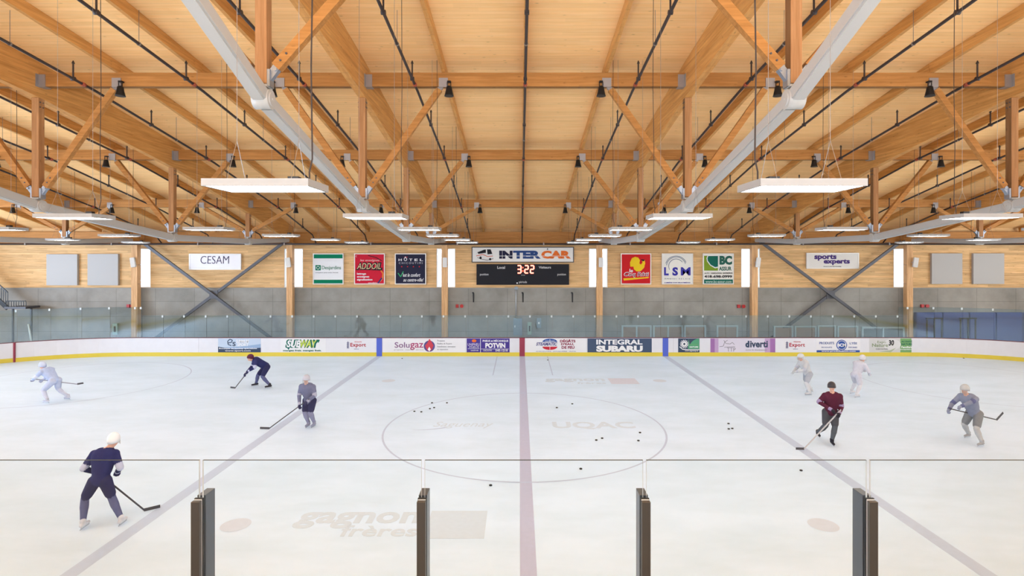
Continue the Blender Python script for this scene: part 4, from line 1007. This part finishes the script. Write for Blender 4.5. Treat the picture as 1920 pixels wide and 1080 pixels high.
def cols(j, p, s, h, t, g=None, k=None, **kw):
    d_ = dict(jersey=j, pants=p, socks=s, helmet=h, trim=t, glove=g or p, cuff=t, skate=k or pm('skate_black', (.03, .03, .04))); d_.update(kw); return d_
JN = pm('navy_jersey', (.028, .030, .105)); PNV = pm('navy_pants', (.030, .030, .085)); HW = mat('helmet_white', (.74, .76, .80), .3); TW = pm('trim_pale', (.45, .47, .62))
SN = pm('navy_socks', (.10, .11, .22)); HB = mat('helmet_black', (.03, .025, .03), .3)
SKP = pm('skate_pale', (.55, .56, .62))
skater(188, 986, 96, dict(pel=(0, 0, .97), che=(.10, -.02, 1.42), hd=(.20, -.15, 1.72), el=(.02, .34, 1.20), hl=(.24, .20, 1.02), er=(.05, -.36, 1.18), hr=(.30, -.16, 1.00),
    kl=(.10, .36, .54), al=(-.12, .26, .10), kr=(.10, -.16, .56), ar=(-.02, -.42, .10)), cols(JN, PNV, SN, HW, TW, k=SKP, glove=pm('glove_navy', (.05, .05, .14))), 'person in dark navy hockey kit and white helmet skating behind left guard glass',
    ((.20, .26, 1.12), (.60, -.55, .03), (.75, -.80, .03)), 'dark stick held by the skater behind the left guard glass')
skater(490, 727, 215, dict(pel=(-.18, -.05, .90), che=(.20, .0, 1.17), hd=(.44, .03, 1.33), el=(.32, .30, .95), hl=(.55, .20, .80), er=(.30, -.30, .92), hr=(.62, -.02, .66),
    kl=(-.02, -.02+.12, .50), al=(-.28, .28, .10), kr=(.10, -.22, .50), ar=(.12, -.46, .10)), cols(JN, PNV, SN, pm('helmet_maroon', (.11, .03, .06), .4), TW, cage=False), 'person in navy hockey kit bending forward near the far left boards',
    ((.50, .24, .88), (.95, -.45, .03), (1.1, -.65, .03)), 'dark stick of the bending navy skater near far boards')
skater(580, 800, 262, dict(pel=(0, 0, .90), che=(.12, 0, 1.31), hd=(.2, 0, 1.60), el=(.16, .28, 1.08), hl=(.38, .12, .92), er=(.14, -.28, 1.06), hr=(.40, -.12, .80),
    kl=(.10, .10, .50), al=(-.02, .16, .10), kr=(.14, -.08, .50), ar=(.02, -.02, .10)), cols(pm('slate_jersey', (.15, .16, .25)), pm('slate_pants', (.04, .04, .09)), pm('slate_socks', (.22, .23, .34)), pm('helmet_grey', (.48, .48, .55), .4), pm('slate_trim', (.35, .36, .46)), k=pm('skate_grey', (.25, .26, .36))),
    'person in slate grey jersey and pale helmet gliding on the left blue line', ((.36, .2, 1.02), (.45, -1.15, .03), (.48, -1.45, .03)), 'dark stick reaching left from the slate grey skater')
skater(1556, 832, 258, dict(pel=(0, .02, .98), che=(.10, .03, 1.42), hd=(.17, .0, 1.74), el=(.06, .30, 1.14), hl=(.30, .16, .98), er=(.10, -.33, 1.26), hr=(.36, -.05, 1.10),
    kl=(.12, .10, .54), al=(.12, .02, .10), kr=(.08, -.14, .56), ar=(-.45, -.20, .16)), cols(pm('maroon_jersey', (.085, .018, .038)), pm('charcoal_pants', (.07, .072, .085)), pm('charcoal_socks', (.085, .095, .11)), HB, pm('lavender_sleeve', (.30, .24, .40)), glove=pm('glove_black', (.03, .03, .04)), cage=False, shaft=mat('stick_pale', (.45, .45, .48), .4)),
    'person in maroon jersey and charcoal pants pushing a stick right of centre ice', ((.26, .22, 1.10), (.75, -.92, .03), (.8, -1.15, .03)), 'pale hockey stick held low by the maroon skater')
skater(1822, 829, 200, dict(pel=(-.10, 0, .90), che=(.15, 0, 1.33), hd=(.32, .0, 1.62), el=(.44, .28, 1.33), hl=(.72, .14, 1.18), er=(.35, -.33, 1.12), hr=(.55, -.30, .95),
    kl=(.22, .26, .50), al=(.15, .36, .10), kr=(-.02, -.22, .48), ar=(-.35, -.30, .10)), cols(pm('grey_blue_jersey', (.22, .24, .32)), pm('grey_pants', (.20, .21, .225)), pm('grey_socks', (.42, .43, .44)), pm('helmet_pale_grey', (.45, .46, .47), .4), pm('arm_navy', (.11, .12, .23)), glove=pm('glove_grey', (.25, .27, .36)), k=pm('skate_light', (.35, .36, .38))),
    'person in grey blue hockey kit skating left at the far right of the ice', ((.66, -.22, 1.02), (-1.0, .1, .60), (-1.3, .1, .78)), 'dark stick trailing behind the grey blue skater')
skater(98, 753, 170, dict(pel=(-.1, 0, .84), che=(.22, 0, 1.16), hd=(.46, .0, 1.38), el=(.42, .30, .98), hl=(.72, .16, .86), er=(.40, -.30, .96), hr=(.66, -.16, .78),
    kl=(.18, .20, .48), al=(-.05, .24, .10), kr=(-.05, -.18, .46), ar=(-.48, -.22, .14)), cols(pm('pale_blue_jersey', (.42, .50, .72)), pm('pale_blue_pants', (.47, .52, .68)), pm('pale_blue_socks', (.52, .55, .68)), pm('helmet_pale_blue', (.52, .58, .74), .4), pm('pale_blue_trim', (.60, .64, .76)), glove=pm('glove_pale', (.45, .48, .62)), k=pm('skate_pale2', (.48, .50, .6)), shaft=mat('stick_mid', (.28, .28, .36), .5)),
    'person in pale blue hockey kit leaning low near the left end of ice', ((.74, .2, .90), (-.75, -.36, .62), (-1.0, -.38, .66)), 'grey stick of the pale blue skater at far left')
PGJ = pm('pale_grey_jersey', (.50, .51, .53))
skater(1514, 738, 185, dict(pel=(0, 0, .86), che=(.16, 0, 1.24), hd=(.30, .0, 1.50), el=(.34, .30, 1.02), hl=(.58, .14, .94), er=(.30, -.30, 1.0), hr=(.54, -.14, .84),
    kl=(.20, .22, .48), al=(.10, .30, .10), kr=(-.05, -.20, .46), ar=(-.30, -.24, .10)), cols(PGJ, pm('pale_grey_pants', (.36, .38, .43)), pm('pale_grey_socks', (.55, .56, .58)), pm('helmet_ghost', (.55, .56, .58), .4), pm('pale_grey_trim', (.42, .44, .52)), glove=PGJ, k=pm('skate_ghost', (.5, .51, .54))),
    'person in pale grey hockey kit skating behind the maroon skater')
PLJ = pm('lavender_jersey', (.54, .54, .61))
skater(1606, 742, 20, dict(pel=(0, 0, .86), che=(.16, 0, 1.24), hd=(.34, .0, 1.48), el=(.34, .30, 1.02), hl=(.58, .14, .94), er=(.30, -.30, 1.0), hr=(.54, -.14, .84),
    kl=(.20, .22, .48), al=(.10, .30, .10), kr=(-.05, -.20, .46), ar=(-.30, -.24, .10)), cols(PLJ, pm('lavender_pants', (.50, .50, .57)), pm('lavender_socks', (.58, .58, .62)), pm('helmet_ghost2', (.60, .60, .64), .4), PLJ, glove=PLJ, k=pm('skate_ghost2', (.55, .55, .58))),
    'person in pale lavender kit skating right behind the maroon skater')

# ------------------------------------------------------------------ guard glass before the camera
GD = 3.1; PXJ = [377.5, 793.5, 1208.5, 1627.5]
JX = [X(v, GD) for v in PXJ]; SPG = (JX[-1]-JX[0])/3
JX = [JX[0]-SPG*2, JX[0]-SPG]+JX+[JX[-1]+SPG, JX[-1]+SPG*2]
zt = Z(862.5, GD); gap = .0095
POST = mat('post_bronze', (.085, .078, .070), .38, .5); POSTB = mat('post_aluminium', (.115, .13, .15), .30, .7); SEAL = mat('seal_light', (.55, .56, .58), .4)
pos = ['leftmost pane, mostly outside the frame', 'left pane behind which the near navy skater passes', 'pane left of the red centre line', 'pane crossed by the red centre line'] 
LBG = {1: 'clear guard glass pane at the left, with the navy skater behind it', 2: 'clear guard glass pane over the faded lettering left of centre', 3: 'clear guard glass pane crossed by the red centre line',
       4: 'clear guard glass pane right of centre over the pink faceoff dot', 5: 'clear guard glass pane at the right edge of the photo'}
for i in range(1, 6):
    a_, b_ = JX[i]+gap, JX[i+1]-gap
    bm = BM(); vs, fs = bx(bm, a_, b_, GD-.007, GD+.007, 3.45, zt)
    for f_, k in zip(fs, (1, 1, 0, 0, 2, 2)): f_.material_index = k
    o = obj('guard_glass', bm, [GGLASS, GEDGE, GEDGEL], org=((a_+b_)/2, GD, 3.45)); tag(o, LBG[i], 'glass pane', 'guard glass panes before the camera')
zp = Z(939.5, 3.06); PL = {2: 'leftmost dark metal guard post holding the glass', 3: 'dark metal guard post left of the red centre line', 4: 'dark metal guard post right of the red centre line', 5: 'rightmost dark metal guard post with blue grey rear bar'}
for i in (1, 2, 3, 4, 5, 6):
    x = JX[i]-.006+ .001*i
    if i in (1, 6): continue
    t = thing('guard_post', PL[i], 'post', (x, GD, 3.4), 'dark guard posts')
    bm = BM(); bx(bm, x-.0235, x+.0235, 3.045, 3.070, 3.4, zp); bmesh.ops.bevel(bm, geom=list(bm.edges), offset=.002, segments=1, affect='EDGES'); obj('front_bar', bm, POST, t)
    bm = BM(); bx(bm, x-.0205, x+.0205, 3.071, 3.079, 3.4, zp+.002); obj('seal', bm, SEAL, t)
    bm = BM(); bx(bm, x-.0235, x+.0235, 3.0795, 3.092, 3.4, zp+.006); obj('gasket', bm, BLACK, t)
    bm = BM(); bx(bm, x-.0235, x+.0235, 3.108, 3.205, 3.4, zp+.012); bmesh.ops.bevel(bm, geom=list(bm.edges), offset=.002, segments=1, affect='EDGES'); obj('rear_bar', bm, POSTB, t)
bm = BM(); bx(bm, JX[1], JX[6], 3.0925, 3.1075, 3.4, 3.45); tag(obj('glass_shoe', bm, POST, org=(0, GD, 3.4)), 'metal channel on the stand edge carrying the guard glass', 'channel')
